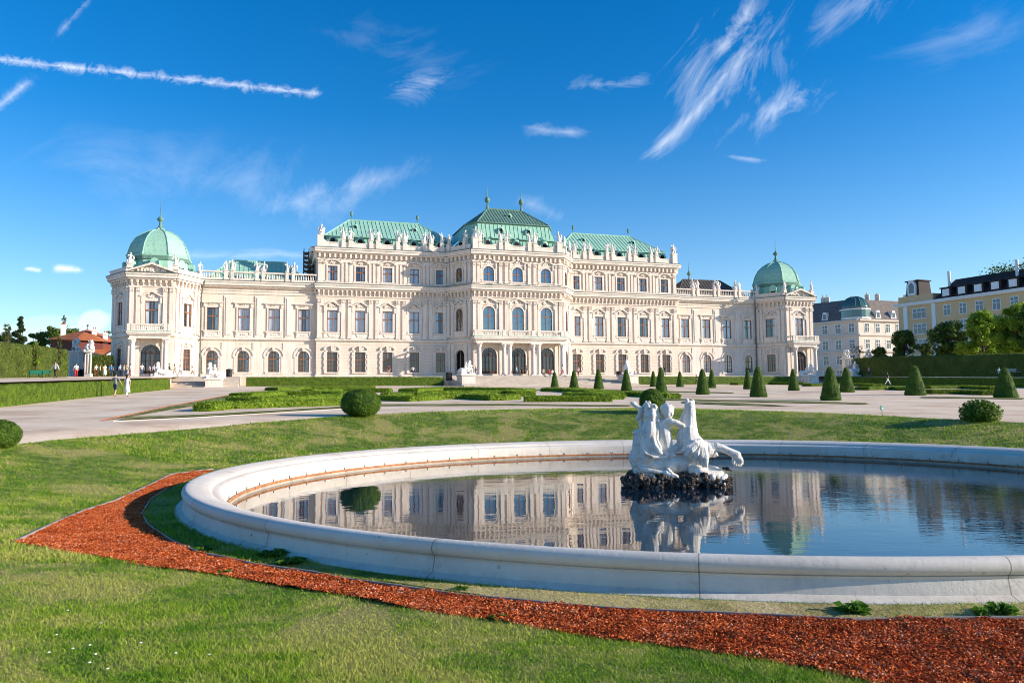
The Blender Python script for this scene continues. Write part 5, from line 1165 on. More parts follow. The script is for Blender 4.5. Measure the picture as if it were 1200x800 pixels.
ins = dr_*4.5+dl*4.5; q2 = [A0+ins, B1_+dl*4.5, B1_+dl*22, A1+dr_*22, A1+dr_*4.5]; q1 = [A0, B1_, B1_+dl*30, A1+dr_*30, A1]
mb.add([(*p, zt) for p in q1]+[(*p, zt+5.6) for p in q2], [(i, (i+1) % 5, (i+1) % 5+5, i+5) for i in range(5)]+[(5, 6, 7, 8, 9)]); mb.build('roof', M['slate'], b1)
for k, (o_, d_, L0) in enumerate(((A0, dr_, 46), (A1, -dl, 46))):
    nrm = np.array([d_[1], -d_[0]])
    for i in range(8):
        u = 7+i*5.2 if k == 0 else 2+i*5.0
        if k == 1 and u > 38: continue
        p = o_+d_*u-nrm*1.3; rz = math.atan2(d_[1], d_[0]); mb = MB(); mb.prism([(-.9, 0), (.9, 0), (.45, 2.1), (-.45, 2.1)], -1.0, 1.6); dmo = mb.build('dormer', M['white'], b1, (*p, zt+.3), rz); mb = MB(); mb.box(-.45, .45, -1.06, -1.01, .3, 1.6); mb.build('pane', M['glass2'], dmo)
for i in range(9):
    p = A0+ins*1.3+(dr_ if i % 2 else dl)*random.uniform(4, 32); mb = MB(); mb.box(-.7, .7, -.5, .5, 4.6, 7.0+random.uniform(-.3, .6)); mb.box(-.8, .8, -.6, .6, 7.2, 7.35) if 0 else None
    for k in range(3): mb.tube([(-.45+k*.45, 0, 6.9), (-.45+k*.45, 0, 7.7)], .14, 6)
    mb.build('chimney', M['bwhite'], b1, (*p, zt), 1.0)
mb = MB(); mb.smooth = True; pc = A0+ins*.75; mb.lathe([(3.5*math.cos(a), zt+2.6+3.5*math.sin(a)) for a in np.linspace(0, PI/2-.02, 8)], (pc[0], pc[1]), 20); gd = mb.build('glass_dome', M['glassroof'], b1)
mb = MB()
for k in range(16):
    th = 2*PI*k/16; mb.tube([(pc[0]+3.53*math.cos(a)*math.cos(th), pc[1]+3.53*math.cos(a)*math.sin(th), zt+2.6+3.53*math.sin(a)) for a in np.linspace(0, PI/2-.02, 7)], .09, 4)
mb.build('dome_rib', M['lead'], gd)
mb = MB(); mb.lathe([(3.6, zt+.1), (3.6, zt+2.5)], (pc[0], pc[1]), 20); mb.build('dome_drum', M['glassroof'], b1); mb = MB(); mb.lathe([(3.75, zt+2.45), (3.75, zt+2.75)], (pc[0], pc[1]), 20); mb.lathe([(3.75, zt+.05), (3.75, zt+.5)], (pc[0], pc[1]), 20); mb.build('dome_band', M['white'], b1)
# ochre building on the right
d2 = np.array([.401, -.916]); o2 = np.array([.5125*188, 188.]); Hh = 22-3.5
b2 = thing('ochre_building', 'long ochre building with white framed windows and a dark dormered roof', 'building', (float(o2[0]), float(o2[1]), 3.5))
nb = np.array([.916, .401]); LL = 62
# outward normal of this facade points back left towards the garden
q = [np.zeros(2), d2*LL, d2*LL+nb*16, nb*16]
mb = MB(); mb.add([(*p, -1) for p in q]+[(*p, Hh) for p in q], [(i, (i+1) % 4, (i+1) % 4+4, i+4) for i in range(4)]+[(4, 5, 6, 7)]); mb.build('wall', M['bwall2'], b2)
def fb(u, n, z): p = d2*u-nb*n; return (p[0], p[1], z)
mb = MB(); mb.box(-.8, LL, 0, .9, Hh, Hh+.35, fb); mb.box(-.6, LL, -.5, .6, Hh-.35, Hh-.003, fb); mb.build('eaves', M['white'], b2)
mb = MB(); mb.box(1.5, 2.6, 0, .14, 0, Hh-.4, fb); mb.box(9.2, 10.2, 0, .14, 0, Hh-.4, fb); mb.build('pilaster_strip', M['white'], b2)
mb = MB(); mb.add([fb(10, .4, Hh+.35), fb(LL, .4, Hh+.35), fb(LL, -5, Hh+5.2), fb(12, -5, Hh+5.2), fb(10, -16, Hh+.35), fb(LL, -16, Hh+.35)], [(0, 1, 2, 3), (3, 2, 5, 4), (0, 3, 4), (1, 5, 2)]); mb.build('roof', M['blackroof'], b2)
mb = MB(); mb.box(0, 9.5, -8, -.2, Hh+.35, Hh+2.1, fb); mb.build('attic_wall', M['bwall2'], b2); mb = MB(); mb.box(1.9, 5.6, -5, -.6, Hh+2.2, Hh+5.7, fb, taper=.25); mb.box(1.8, 5.7, -5, -.5, Hh+5.7, Hh+5.95, fb); mb.build('tower_roof', M['blackroof'], b2)
rzb = math.atan2(d2[1], d2[0])
def wb(u, z, w, h, nm='window', n=.06, panes=2):
    mb = MB(); mb.box(-w/2-.15, w/2+.15, -.05, .05, -.15, h+.15); mb.mi = 1; mb.box(-w/2, w/2, -.07, -.052, 0, h); mb.mi = 0
    for k in range(1, panes): mb.box(-w/2+k*w/panes-.07, -w/2+k*w/panes+.07, -.12, -.075, 0, h)
    mb.box(-w/2, w/2, -.12, -.075, h*.62, h*.62+.12); p = fb(u, n, z)
    o_ = mb.build(nm, [M['white'], M['glass2']], b2, p, rzb)
for r in range(4):
    z = Hh-3.6-r*3.75; wb(5.9, z, 3.4, 2.3, panes=3)
    for i in range(12): wb(13.2+i*3.9, z, 1.55, 2.3)
for i in range(12):
    u = 13.2+i*3.9; mb = MB(); mb.box(-1.25, 1.25, -.8, 2.2, .4, 2.6); mb.box(-1.5, 1.5, -1.0, 2.2, 2.6, 2.85); dmo = mb.build('dormer', M['blackroof'], b2, fb(u, -.6, Hh+.1), rzb)
    mb = MB(); mb.box(-.85, .85, -.9, -.81, .8, 2.4); mb.box(-.65, .65, -.95, -.905, .95, 2.25); mb.build('dormer_window', M['white'], dmo)
mb = MB(); mb.prism([(-1.1, 0), (1.1, 0), (1.1, 2.6), (.7, 3.5), (0, 3.8), (-.7, 3.5), (-1.1, 2.6)], -.25, .3); o_ = mb.build('gable_window', M['white'], b2, fb(3.8, -.45, Hh+2.2), rzb); mb = MB(); mb.prism([(-.7, .5), (.7, .5), (.7, 2.5), (0, 3.2), (-.7, 2.5)], -.3, -.26); mb.build('pane', M['glass2'], o_)
for u in (11.5, 27.5): mb = MB(); mb.tube([(0, 0, 0), (0, 0, 5.2)], .35, 8); mb.build('flue', M['white'], b2, fb(u, -3.5, Hh+2), 0)
P_ = np.concatenate([RNG.normal(0, 1, (420, 3))*np.array([2.0, 1.2, .7])+np.array([c0_, 0, 0]) for c0_ in (-7, 0, 6)]); V_, F_ = leaves(P_, RNG.normal(0, 1, P_.shape), .3); F_ = np.concatenate([F_[:, [0, 1, 2]], F_[:, [0, 2, 3]]])
p = fb(30, -6, Hh+5.8); o_ = link('roof_garden', np_mesh('roof_garden', V_, F_, M['leafA'], attr=np.repeat(RNG.random(len(P_)), 4)), b2, p, rzb)
# red roofed house on the left
Yh = 150; k = Yh/FPX
def HP(px, py, dy=0): d = ray(px, py); Q = d*(Yh/d[1]); return np.array([Q[0], Q[1]+dy, Q[2]])
hb = HP(90, 440); house = thing('red_roofed_house', 'low house with an orange tiled hipped roof behind the left hedge', 'house', (hb[0], hb[1], 3.5))
def Hl(p): return (p[0]-hb[0], p[1]-hb[1], p[2]-3.5)
e1, e2, e3, pk = HP(54, 397.5), HP(124, 400.5, -1.), HP(100, 392, 9), HP(91, 384, 3.5)
e0 = HP(54, 397.5, 8); e4 = e2+np.array([1.5, 9, 0]); mb = MB()
mb.add([Hl(e1), Hl(HP(100, 400, -4)), Hl(pk), Hl(e2), Hl(e4), Hl(e0)], [(0, 1, 2), (1, 3, 2), (3, 4, 2), (4, 5, 2), (5, 0, 2)]); mb.build('roof', M['tile'], house)
mb = MB(); a, b, c_ = Hl(HP(57, 399, .6)), Hl(HP(100, 401, -3.2)), Hl(HP(122, 402, -.4)); d_ = Hl(HP(57, 399, 7.5)); e_ = Hl(HP(124, 402, 8))
V = [(p[0], p[1], z) for p in (a, b, c_, e_, d_) for z in (-1, p[2]-.1)]; mb.add(V, [(2*i, 2*((i+1) % 5), 2*((i+1) % 5)+1, 2*i+1) for i in range(5)]); mb.build('wall', M['maroon'], house)
for px, y0, y1 in ((67, 379, 394), (104, 384.5, 394), (117, 389, 400)):
    p = HP(px, y1, 2); q = HP(px, y0, 2); mb = MB(); mb.box(-.42, .42, -.4, .4, 0, q[2]-p[2]+.6); mb.box(-.5, .5, -.48, .48, q[2]-p[2]+.2, q[2]-p[2]+.4); mb.mi = 1
    for k_ in (-1, 1): mb.tube([(k_*.2, 0, q[2]-p[2]+.6), (k_*.2, 0, q[2]-p[2]+1.0)], .1, 6)
    mb.build('chimney', [M['white'], M['tile']], house, (p[0]-hb[0], p[1]-hb[1], p[2]-3.5-.6), .4)
mb = MB(); p = Hl(pk); mb.tube([(p[0], p[1], p[2]-.1), (p[0], p[1], p[2]+.7)], .05, 5); mb.ell((p[0], p[1], p[2]+.8), (.28, .05, .16), 8, 5); mb.build('weather_vane', M['bird'], house)
h2 = thing('red_roofed_annex', 'smaller orange tiled roof stepping down beside the left pavilion', 'house', (float(HP(120, 430)[0]), Yh, 3.5)); hb = HP(120, 430)
mb = MB(); mb.add([Hl(HP(107, 401, -2)), Hl(HP(131, 417, -3)), Hl(HP(133, 399, 4)), Hl(HP(116, 398, 4)), Hl(HP(107, 411, -2.5))], [(0, 4, 1, 2, 3)]); mb.build('roof', M['tile'], h2)
mb = MB(); a, b, c_ = Hl(HP(107, 411, -2)), Hl(HP(131, 417, -2.5)), Hl(HP(133, 400, 4)); V = [(a[0], a[1], -1), (b[0], b[1], -1), (c_[0], c_[1], -1), (a[0], a[1], a[2]), (b[0], b[1], b[2]), (c_[0], c_[1], c_[2]-.3)]; mb.add(V, [(0, 1, 4, 3), (1, 2, 5, 4), (2, 0, 3, 5)]); mb.build('wall', M['bwhite'], h2)
# ================================================================== GARDEN SCULPTURE AND FURNITURE
def sphinx(seed, rider=True):
    r = random.Random(seed); mb = MB(); mb.smooth = True
    mb.box(-.45, .45, -1.15, 1.15, 0, .14)
    mb.tube([(0, 1.0, .38), (0, .8, .48), (0, .3, .50), (0, -.2, .62), (0, -.55, .85), (0, -.62, 1.15), (0, -.6, 1.32)], [.26, .36, .30, .30, .30, .24, .11], 12)
    mb.ell((0, -.62, 1.52), (.16, .18, .21), 10, 8); mb.ell((0, -.52, 1.60), (.21, .22, .2), 10, 6, jit=.06); mb.tube([(0, -.45, 1.55), (0, -.38, 1.2), (0, -.3, 1.0)], [.15, .13, .06], 8)
    mb.ell((0, -.80, 1.50), (.03, .04, .05), 6, 4)
    for k in (-1, 1):
        mb.ell((k*.13, -.82, 1.1), (.11, .1, .11), 8, 6)
        mb.tube([(k*.22, -.55, 1.05), (k*.24, -.72, .6), (k*.22, -.78, .2)], [.15, .11, .09], 8); mb.tube([(k*.22, -.75, .2), (k*.22, -1.0, .18)], [.10, .08], 8)
        mb.ell((k*.30, .72, .42), (.2, .38, .30), 10, 6); mb.tube([(k*.34, .6, .2), (k*.34, .15, .18)], [.11, .09], 8)
    mb.tube([(0, 1.05, .35), (.25, 1.2, .25), (.42, .9, .2), (.42, .5, .22)], [.07, .06, .05, .07], 7)
    if rider:
        mb.tube([(0, .15, .7), (0, .12, .95), (.03, .05, 1.2), (.03, .03, 1.3)], [.19, .17, .15, .07], 9); mb.ell((.03, 0, 1.43), (.13, .14, .16), 9, 7)
        for k in (-1, 1): mb.tube([(k*.12, .15, .75), (k*.34, -.05, .6), (k*.36, .05, .3)], [.12, .09, .06], 7); mb.tube([(k*.14, .05, 1.2), (k*.28, -.15, 1.1), (k*.14, -.4, 1.2)], [.07, .055, .045], 7)
    return fuse(mb, 'sphinx', M['statue'], .035, .0, .2)
SPH = sphinx(1); SPH2 = sphinx(2, False)
def plinth_sphinx(s, w, me, label, rz, zt=3.4, zb=1.75, sc=1.15, pw=1.9, pl=3.2):
    x, y = to_xy(s, w); t = thing('sphinx_statue', label, 'statue', (x, y, zb), YAW, 'stone sphinxes flanking the palace steps'); mb = MB()
    mb.box(-pw/2-.1, pw/2+.1, -pl/2-.1, pl/2+.1, 0, .2); mb.box(-pw/2, pw/2, -pl/2, pl/2, .2, zt-zb-.16); mb.box(-pw/2-.12, pw/2+.12, -pl/2-.12, pl/2+.12, zt-zb-.16, zt-zb); mb.build('plinth', M['trim'], t)
    o = link('sphinx_figure', me, t, (0, 0, zt-zb), rz); o.scale = (sc, sc, sc); return t
plinth_sphinx(-12.4, 19.2, SPH, 'white sphinx with a small rider on the plinth left of the central steps', 2.0)
plinth_sphinx(12.6, 19.2, SPH, 'white winged sphinx on the plinth right of the central steps, behind a yew cone', -.7, sc=1.25)
plinth_sphinx(-45.6, 16.2, SPH, 'white sphinx on a low plinth between the left pavilion and the left wing windows', -1.0, zt=3.0, sc=1.2)
plinth_sphinx(-51.9, 16.0, SPH2, 'white sphinx on a block at the portico of the left pavilion', -1.0, zt=3.3, sc=1.05)
plinth_sphinx(47.8, 15.5, SPH, 'white sphinx in front of the portico of the right domed pavilion', .8, zt=3.3, sc=1.2)
def trophy(mb, z, n=26, r=.55, h=1.6, seed=1):
    q = random.Random(seed)
    for k in range(n):
        f_ = q.random(); mb.ell((q.uniform(-r, r)*(1-.5*f_), q.uniform(-r, r)*(1-.5*f_)*.6, z+h*f_), (q.uniform(.12, .26), .16, q.uniform(.14, .3)), 8, 6, jit=.12)
    mb.tube([(-.7, 0, z+.3), (.4, 0, z+h*1.05)], .06, 6); mb.tube([(.7, 0, z+.2), (-.2, 0, z+h)], .06, 6)
def pier(px, yb, ytop, Y, label, w=1.1, seed=1, zb=3.45):
    d = ray(px, yb); Q = d*(Y/d[1]); d2 = ray(px, ytop); zt = (d2*(Y/d2[1]))[2]; H = zt-zb
    t = thing('gate_pier', label, 'gate pier', (Q[0], Q[1], zb), .1, 'sculpted stone gate piers'); mb = MB(); mb.box(-w/2-.15, w/2+.15, -w/2-.15, w/2+.15, 0, .5); mb.box(-w/2, w/2, -w/2, w/2, .5, H*.66); mb.box(-w/2-.2, w/2+.2, -w/2-.2, w/2+.2, H*.66, H*.70)
    for k in (-1, 0, 1): mb.tube([(k*.35, -w/2-.05, .6), (k*.35, -w/2-.02, H*.62)], .1, 6)
    mb.build('shaft', M['trim'], t); mb = MB(); mb.smooth = True; trophy(mb, H*.70, 30, .6, H*.28, seed); mb.build('trophy', M['statue'], t); return t
pier(88, 443, 396, 119, 'stone gate pier crowned by a wide trophy, half hidden behind the left hedge', 1.6, 3)
pier(103.5, 443, 398, 104, 'slender white gate pier crowned by a trophy left of the pavilion', .5, 4)
pier(993, 441, 410, 141, 'white sculpted gate pier just right of the right pavilion', 1.2, 5, 3.4)
pier(1018, 440, 409, 150, 'farther gate pier with a ragged trophy at the end of the tall right hedge', 1.0, 6, 3.4)
# horse tamer group at the right gate
Q = ray(1003, 440)*(138/ray(1003, 440)[1]); gs = link('gate_sculpture', SPH, loc=(Q[0], Q[1], 3.4), rz=1.9); gs.scale = (2.0, 1.5, 1.75); tag(gs, 'white sculpture group beside the right gate piers', 'statue')
# wrought iron gate, dark filigree
Q = ray(1007, 440)*(144/ray(1007, 440)[1]); gt = thing('iron_gate', 'dark wrought iron gate with scrolled crest beyond the right pavilion', 'gate', (Q[0], Q[1], 3.4), .2); mb = MB()
for k in range(-7, 8): mb.tube([(k*.26, 0, 0), (k*.26, 0, 3.6+.9*math.cos(k*.2))], .05, 5)
mb.build('bars', M['bird'], gt); mb = MB()
for k in range(22): a = random.uniform(0, PI); rr_ = random.uniform(.3, 1.5); mb.tube([(rr_*math.cos(a)+.18*math.cos(b), 0, 4.6+rr_*math.sin(a)+.18*math.sin(b)) for b in np.linspace(0, 5, 9)], .055, 5)
mb.build('crest', M['bird'], gt)
def bench(px, yb, Y, label, green=True, zb=None):
    d = ray(px, yb); Q = d*(Y/d[1]); zb = Q[2] if zb is None else zb; t = thing('park_bench', label, 'bench', (Q[0], Q[1], zb), .15, 'benches along the hedges'); t.scale = (.65, .65, .8) if green else (1, 1, 1); mt = mat('green bench paint', (.02, .30, .20), .5) if green else M['step']
    mb = MB(); [mb.box(-1.1, 1.1, -.25+.14*k, -.14+.14*k, .43, .47) for k in range(4)]; mb.build('seat', mt, t); mb = MB(); [mb.box(-1.1, 1.1, .28, .32, .56+.15*k, .68+.15*k) for k in range(3)]; mb.build('backrest', mt, t)
    for x in (-.95, .95): mb = MB(); mb.box(x-.04, x+.04, -.25, -.19, 0, .43); mb.box(x-.04, x+.04, .25, .31, 0, .95); mb.box(x-.04, x+.04, -.19, .25, .38, .43); mb.build('leg', M['bird'], t)
bench(41, 443, 78, 'green park bench against the left hedge'); bench(51, 441.5, 88, 'second, shaded bench farther along the left hedge', True); bench(1186, 440, 104, 'pale bench in the shade of the right hedge', False)
# round green sign on a post in the lawn
Q = G(1034, 487); sg_ = thing('lawn_sign', 'small round green sign on a short post at the lawn edge', 'sign', (Q[0], Q[1], Q[2]), .4); k = pxm(Q); mb = MB(); mb.tube([(0, 0, 0), (0, 0, 8*k)], .02, 6); mb.build('post', M['steel'], sg_)
mb = MB(); mb.tube([(0, -.02, 9.2*k), (0, .02, 9.2*k)], 2.9*k, 16); mb.mi = 1; mb.tube([(0, -.024, 9.2*k), (0, -.0205, 9.2*k)], 2.2*k, 16); mb.mi = 2; mb.box(-.05, .05, -.028, -.0245, 9.2*k-.012, 9.2*k+.012); mb.box(-.012, .012, -.028, -.0245, 9.2*k-.05, 9.2*k-.012) 
mb.build('sign_disc', [mat('sign green rim', (.20, .36, .32), .5), mat('sign green', (.05, .22, .18), .5), M['white']], sg_)
# litter bins / dark boxes near the steps
def binbox(px, yb, w, h, Y, lab, nm='litter_bin'):
    d = ray(px, yb); Q = d*(Y/d[1]); t = thing(nm, lab, 'bin', (Q[0], Q[1], Q[2]), YAW, 'dark litter bins near the palace'); mb = MB(); mb.lathe([(w*.42, 0), (w*.5, .08), (w*.5, h*.8), (w*.56, h*.82), (w*.56, h*.9), (w*.3, h)], seg=10); mb.build('body', M['bird'], t); mb = MB(); mb.box(-w*.3, w*.3, -w*.53, -w*.48, h*.6, h*.76); mb.build('slot', M['dark'], t)
binbox(268.5, 441.5, .8, 1.1, 104, 'dark litter bin against the left wing wall beside the sphinx'); binbox(93, 443, .9, 1.3, 108, 'grey litter bin in front of the left hedge near the gate pier'); binbox(526, 446, .9, 1.2, 106, 'dark litter bin at the right end of the left terrace hedge'); binbox(725.5, 441.8, .9, 1.0, 124, 'dark litter bin against the right block behind the steps')
Q = G(1020, 448)
# ================================================================== PEOPLE
SK = mat('skin', (.50, .28, .19), .6); HB = mat('dark hair', (.03, .02, .015), .7); HL = mat('light brown hair', (.22, .12, .05), .7)
def cloth(c): return mat('cloth', c, .85)
CLO = {k: cloth(v) for k, v in dict(white=(.75, .74, .72), navy=(.03, .045, .10), black=(.02, .02, .022), grey=(.22, .23, .25), blue=(.05, .20, .55), sky=(.25, .50, .75), teal=(.06, .35, .42), jeans=(.07, .12, .22), red=(.55, .04, .03), khaki=(.38, .32, .22), maroon=(.22, .03, .04), pink=(.70, .22, .38), cream=(.62, .55, .42), lilac=(.62, .58, .74)).items()}
def body(pose, arms, fem=False):
    J = {}; pel = (0, 0, .93)
    wk = {'walk': .27, 'stride': .36, 'stand': .03}.get(pose, 0)
    if pose == 'sit': pel = (0, 0, .48)
    V = [pel]; R_ = [.125]; E = []
    def add(p, r, par): V.append(p); R_.append(r); E.append((par, len(V)-1)); return len(V)-1
    dz = pel[2]-.93; sh = .175 if not fem else .15
    a = add((0, .0, 1.08+dz), .12 if not fem else .10, 0); b = add((0, 0, 1.28+dz), .135 if not fem else .115, a); nk = add((0, 0, 1.46+dz), .055, b); h1 = add((0, -.01, 1.58+dz), .085, nk); add((0, -.01, 1.70+dz), .075, h1)
    for k in (-1, 1):
        s_ = add((k*sh, 0, 1.39+dz), .06, b)
        ar = arms[0 if k < 0 else 1]
        if ar == 'down': e = add((k*(sh+.07), .03*k*(1 if wk else 0), 1.12+dz), .044, s_); h_ = add((k*(sh+.09), -.06-.10*k*(1 if wk > .1 else 0), .88+dz), .03, e); add((k*(sh+.09), -.08-.10*k*(1 if wk > .1 else 0), .79+dz), .026, h_)
        if ar == 'out': e = add((k*(sh+.16), 0, 1.14+dz), .044, s_); h_ = add((k*(sh+.27), -.03, .92+dz), .03, e); add((k*(sh+.30), -.05, .84+dz), .026, h_)
        if ar == 'bent': e = add((k*(sh+.08), .03, 1.13+dz), .044, s_); h_ = add((k*(sh-.02), -.20, 1.18+dz), .03, e); add((k*(sh-.06), -.27, 1.22+dz), .026, h_)
        if ar == 'up': e = add((k*(sh+.10), -.10, 1.30+dz), .044, s_); h_ = add((k*(sh-.04), -.20, 1.52+dz), .03, e); add((k*(sh-.07), -.2, 1.60+dz), .026, h_)
        hp = add((k*.09, 0, pel[2]-.05), .095, 0)
        if pose == 'sit': kn = add((k*.11, -.42, .50), .07, hp); an = add((k*.11, -.45, .09), .042, kn); add((k*.11, -.60, .04), .035, an)
        else:
            sg = k; kn = add((k*.10, -sg*wk*.5-.03, .50), .065, hp); an = add((k*.10, -sg*wk+(.05 if sg*wk < 0 else 0), .09), .042, kn); add((k*.11, -sg*wk-.14, .035), .036, an)
    me = bpy.data.meshes.new('b'); me.from_pydata(V, E, []); o = bpy.data.objects.new('b', me); COL.objects.link(o); o.modifiers.new('s', 'SKIN'); sb = o.modifiers.new('u', 'SUBSURF'); sb.levels = 1
    for i, v in enumerate(me.skin_vertices[0].data): v.radius = (R_[i], R_[i]*(.72 if R_[i] > .09 and V[i][2] > .9+dz and i < 4 else .95)); v.use_root = (i == 0)
    dg = bpy.context.evaluated_depsgraph_get(); dg.update(); m2 = bpy.data.meshes.new_from_object(o.evaluated_get(dg)); bpy.data.objects.remove(o); m2.name = 'person'; return m2, dz
BC = {}
def person(px, yb, label, top, bot, pose='stand', arms=('down', 'down'), h=1.74, rz=0, Q=None, w=None, zb=None, fem=False, dress=None, shorts=False, sleeves=False, hair='dark', bag=None, grp=None, long_hair=False):
    key = (pose, arms, fem)
    if key not in BC: BC[key] = body(pose, arms, fem)
    src, dz = BC[key]; me = src.copy(); me.materials.clear()
    for m_ in (SK, CLO[top], CLO[bot], CLO['black']): me.materials.append(m_)
    hem = .50 if shorts else .10
    for p in me.polygons:
        x, y, z = p.center; z -= dz if z > .3+dz or pose != 'sit' else 0; p.use_smooth = True
        arm = abs(x) > (.215 if not fem else .19) or (y < -.12 and z > .97 and abs(x) > .04)
        if z < .07: p.material_index = 3
        elif z > 1.44: p.material_index = 0
        elif arm and z > .7: p.material_index = 1 if (z > 1.22 or sleeves) and not (y < -.2) else 0
        elif z > .96: p.material_index = 1
        elif z > hem: p.material_index = 2
        else: p.material_index = 0
    if Q is None:
        if w is not None: Q = onw(px, yb, w)
        else: Q = G(px, yb)
    t = link('person', me, loc=(Q[0], Q[1], Q[2] if zb is None else zb), rz=rz); s_ = h/1.76; t.scale = (s_, s_, s_); tag(t, label, 'person', grp)
    hm = MB(); hm.smooth = True; hm.ell((0, .02, 1.665+dz), (.098, .105, .105), 10, 7); 
    if long_hair: hm.tube([(0, .05, 1.66+dz), (0, .09, 1.52+dz), (0, .10, 1.38+dz)], [.085, .08, .04], 8)
    link('hair', hm.mesh('hair', HB if hair == 'dark' else HL), t)
    if dress:
        dm_ = MB(); dm_.smooth = True; n_ = 16; pr = [(.125, 1.33), (.14, 1.2), (.12, 1.08), (.17, .93), (.20, .7), (.25, dress), ]; dm_.lathe([(r, z+dz) for r, z in pr], seg=n_, sy=.85); link('dress', dm_.mesh('dress', CLO[top]), t)
    if bag:
        bm_ = MB(); bm_.box(-.16, .16, .10, .26, 1.02+dz, 1.42+dz, taper=.02); link('backpack', bm_.mesh('backpack', CLO[bag]), t)
    return t
GV = 'visitors in front of the palace'
person(134.8, 465, 'man walking away in a grey t-shirt and dark shorts beside a woman in white', 'grey', 'navy', 'walk', ('out', 'out'), 1.80, PI, shorts=True)
person(148.6, 464.5, 'woman walking away in a long white dress beside the man in shorts', 'white', 'white', 'walk', ('down', 'down'), 1.72, PI, fem=True, dress=.32, long_hair=True)
person(64.5, 443.4, 'man in a white shirt and black trousers walking along the left promenade', 'white', 'black', 'walk', ('out', 'out'), 1.78, -.2, Q=ray(64.5, 443.4)*(76/ray(64.5, 443.4)[1]), sleeves=True)
def pv(px, lab, top, bot, w=13, zb=3.47, **k): return person(px, 441, lab, top, bot, w=w, zb=zb, grp=GV, **k)
S0 = 14.0
L_ = dict(w=14, zb=3.0)
def at(px, w, zb, lab, top, bot, **k):
    if px < 230: w = 9.0 if w < 20 else w; zb = 3.5 if w < 20 else 3.0
    Q = onw(px, 441, w); return person(px, 441, lab, top, bot, Q=(Q[0], Q[1], zb), grp=GV, **k)
at(89, 22, 3.42, 'person in white and red standing at the left hedge near the bin', 'white', 'red', rz=.5); at(112.5, 16, 3.42, 'person in red and white farthest left in the crowd before the pavilion', 'white', 'maroon', rz=1)
at(117, 16, 3.42, 'stooping visitor in a pale top left of the pavilion', 'cream', 'black', rz=2, h=1.6); at(122.7, 15, 3.42, 'woman in a long white outfit left of the man in bright blue', 'white', 'white', fem=True, dress=.3, rz=.8); at(130, 15, 3.42, 'man in a bright blue shirt and dark trousers left of the pavilion', 'blue', 'navy', rz=.3)
at(140.5, 14, 3.42, 'person in a sky blue top in the doorway of the left pavilion side', 'sky', 'black', rz=1.2, hair='dark'); at(144.8, 14, 3.42, 'person in pale clothes with jeans just right of the sky blue top', 'cream', 'jeans', rz=2); at(148, 13, 3.42, 'visitor in khaki behind the white dressed woman', 'khaki', 'jeans', rz=0); at(152.5, 14, 3.42, 'visitor in white top and maroon trousers at the first portico column', 'white', 'maroon', rz=-1)
at(166, 9, 3.5, 'tall man in a white t-shirt and jeans in front of the pavilion door', 'white', 'jeans', rz=.4, h=1.85); at(175, 9, 3.5, 'person in a white top with a black skirt in front of the door', 'white', 'black', rz=-.5, h=1.6); at(180.4, 9, 3.5, 'person in pale pink top standing inside the portico', 'lilac', 'black', rz=.9); at(185, 9, 3.5, 'visitor in white and navy at the right side of the portico', 'white', 'navy', rz=2.2)
at(198.2, 12, 3.42, 'walking woman with a black top and bare legs right of the pavilion sphinx', 'black', 'jeans', pose='walk', shorts=True, rz=1.5, fem=True, h=1.78); at(204.6, 12, 3.42, 'walking visitor in a beige jacket between the pavilion sphinx and window', 'khaki', 'khaki', pose='walk', shorts=True, rz=1.4, sleeves=True); at(210.7, 12, 3.42, 'walking visitor in white with one arm raised below the pavilion window', 'white', 'grey', pose='stride', arms=('up', 'down'), rz=1.4, h=1.6); at(225.5, 12, 3.42, 'child in a pale shirt and maroon shorts walking near the left wing', 'white', 'maroon', pose='stride', shorts=True, rz=1.5, h=1.45)
at(455.5, 10.2, 3.5, 'person in red and brown in front of the fourth window right of the left wing', 'maroon', 'khaki', rz=.3, h=1.7); at(483.7, 10.2, 3.5, 'person in white with arms apart below a shaded window of the left block', 'white', 'navy', arms=('out', 'out'), rz=.2, h=1.6)
C = dict()
at(557.5, 9, 3.5, 'person in dark blue sitting by the first portico column', 'navy', 'jeans', rz=.6, h=1.5); at(605.5, 8.5, 3.5, 'woman with fair hair in pale blue walking in front of the middle portico door', 'sky', 'jeans', pose='walk', rz=1.2, hair='light', fem=True, long_hair=True); at(611.5, 7.5, 3.5, 'person in dark clothes inside the middle portico arch', 'black', 'black', rz=0, h=1.55); at(617.5, 8.5, 3.5, 'person in beige standing beside the middle portico arch', 'khaki', 'cream', rz=-.6)
at(637, 12, 3.44, 'bare-armed visitor sitting on the portico steps left of the one in red', 'cream', 'khaki', pose='sit', rz=.3, fem=True); at(643.8, 13, 3.27, 'visitor in red and blue sitting on the portico steps', 'red', 'jeans', pose='sit', rz=.2); at(647.5, 12.4, 3.3, 'third sitting visitor in white beside the farthest yew cone', 'white', 'khaki', pose='sit', rz=.4)
at(659.5, 11, 3.5, 'walking woman in a white top and red skirt at the last portico column', 'white', 'red', pose='walk', rz=1.3, fem=True); at(677.8, 14, 3.2, 'visitor in white and maroon just right of the second yew cone', 'white', 'maroon', rz=-1, shorts=True)
at(740.4, 19, 2.2, 'child in blue and red beside the yew cone below the right sphinx', 'sky', 'red', rz=.2, h=1.35); at(743.8, 19.5, 2.2, 'woman in a bright blue jacket and black trousers beside the child', 'blue', 'black', rz=.3, sleeves=True); at(779, 10.5, 3.5, 'visitor in dark clothes half hidden by the tall yew cone below the right block', 'black', 'jeans', rz=.3); at(816, 22, 1.8, 'person in black passing the low hedge left of the cone pair', 'black', 'black', pose='walk', rz=1.5, h=1.6)
